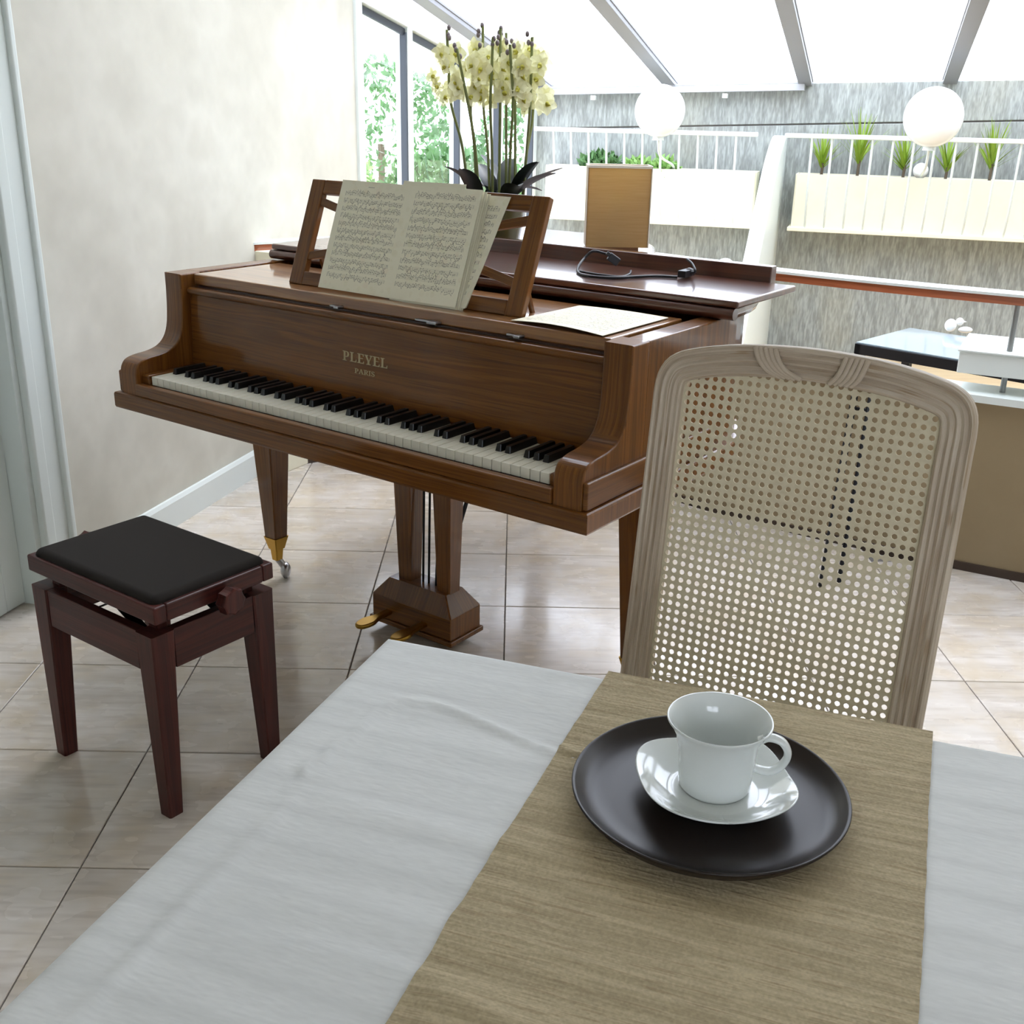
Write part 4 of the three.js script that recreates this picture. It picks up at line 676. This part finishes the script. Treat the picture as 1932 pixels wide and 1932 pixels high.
  const ball = (px, py, r, t, label) => { const c = onPlane(px, py, T(0, t, 0), gn); const g = thing('ball_light', label, 'ball light', [c.x, c.y - r, c.z]); part(g, 'globe', sphere(r, 0, r, 0), M.opal); part(g, 'base', new THREE.CylinderGeometry(r * .4, r * .5, .012, 16).translate(0, 0, 0), M.whitePaint); return g; };
  ball(1737, 322, .042, .1, 'small white ball standing in the planter between two spiky plants');
  const bl = ball(1368, 506, .058, .35, 'small white ball light on a low post by the foot of the buttress'); part(bl, 'post', rod(V(0, -bl.position.y, 0), V(0, 0, 0), .012), M.whitePaint);
  // black glass table behind the low wall
  const n0 = V(1.447, 0, -4.637), ta = -Math.atan2(.331, .338), tg = thing('glass_table', 'low black framed table with a glass top beyond the low wall', 'table', [n0.x, 0, n0.z], ta);
  const TLn = .85, TD = .5; part(tg, 'frame', mg([span(0, TLn, .40, .444, -.03, 0, .003), span(0, TLn, .40, .444, -TD, -TD + .03, .003), span(0, .03, .40, .444, -TD, 0, .003), span(TLn - .03, TLn, .40, .444, -TD, 0, .003)]), M.blackMetal);
  part(tg, 'glass_top', span(.004, TLn - .004, .4445, .4505, -TD + .004, -.004, .001), phy({ color: '#9fb0ba', roughness: .04, metalness: 0, transmission: .35, thickness: 0 }));
  part(tg, 'shelf', span(.03, TLn - .03, .395, .40, -TD + .03, -.03, .001), M.blackMetal);
  for (const x of [.02, TLn - .02]) for (const z of [-.02, -TD + .02]) part(tg, 'leg', span(x - .018, x + .018, 0, .40, z - .018, z + .018, .002), M.blackMetal);
  const od = V(.55, .451, -.36); const wpos = tg.localToWorld(od.clone()); tg.updateMatrixWorld(true); const op = onLevel(1800, 628, .451);
  const orn = thing('white_ornament', 'small white figurine on the black glass table', 'ornament', [op.x, .451, op.z]); part(orn, 'figure', mg([sphere(.026, -.02, .03, 0).scale(1, 1.1, .8), sphere(.017, .018, .05, 0), sphere(.02, .03, .02, 0).scale(1.6, .7, .8), new THREE.ConeGeometry(.006, .02, 8).rotateZ(-1.6).translate(.04, .05, 0)]), M.opal);
  // white shelf held by the post of the handrail
  const ws = thing('white_shelf', 'white box shelf fixed to a post of the handrail', 'shelf', [1.497, .622, -3.297], 27 * R * -1); part(ws, 'box', span(-.135, .45, 0, .066, -.24, .05, .004), M.whitePaint); part(ws, 'top', span(-.14, .455, .066, .072, -.245, .055, .002), M.whitePaint);
  // dark folded stand behind the chair: two slim poles
  const a0 = onLevel(1550, 1108, 0), b0 = onLevel(1584, 1106, 0); const st = thing('folded_stand', 'folded dark stand of two slim poles leaning on the low wall', 'stand', [a0.x, 0, a0.z]);
  const top = (px, py) => onPlane(px, py, V(1.07, 0, -3.44), V(-.53, 0, .85)).sub(V(a0.x, 0, a0.z)); const o2 = V(b0.x - a0.x, 0, b0.z - a0.z);
  part(st, 'pole', rod(V(0, .004, 0), top(1613, 742), .011), M.blackMetal); part(st, 'pole', rod(o2.clone().setY(.004), top(1645, 746), .011), M.blackMetal); part(st, 'tie', rod(top(1608, 770), top(1641, 774), .005), M.blackMetal);

  // garden outside the glazing
  struct('ground_garden', span(-14, 1.4, -.3, -.1, -24, -7.6, 0).translate(0, 0, 0), M.grass, 'grass of the garden outside the glazing', 'ground');
  const bush = (x, z, rx, ry, mat, seed, label, y = .0) => { const g = thing('garden_shrub', label, 'shrub', [x, -.1, z], 0, 'garden shrubs beyond the glazing'); part(g, 'foliage', leafCloud(2200, rx, ry, rx * .8, .1, seed).translate(0, ry * .95 + y, 0), mat); part(g, 'trunk', rod(V(0, 0, 0), V(0, ry + y, 0), .04, 8), M.bark); };
  bush(-2.1, -11.0, .75, .62, M.gardenB, 61, 'light green garden shrub seen through the first pane');
  bush(-.62, -10.6, .62, .55, M.gardenA, 62, 'dark green garden shrub seen behind the window post');
  bush(.55, -11.6, .5, .6, M.gardenB, 63, 'light green garden shrub behind the orchids');
  bush(-1.6, -13.8, .9, 1.0, M.gardenA, 64, 'tall dark green garden shrub at the back of the garden');
  bush(.3, -14.2, .85, .85, M.gardenA, 65, 'dark green garden shrub at the back near the grey wall');
}
scene.traverse((o) => { if (o.isMesh) sh(o); });
console.log('done');
renderer.render(scene, camera);
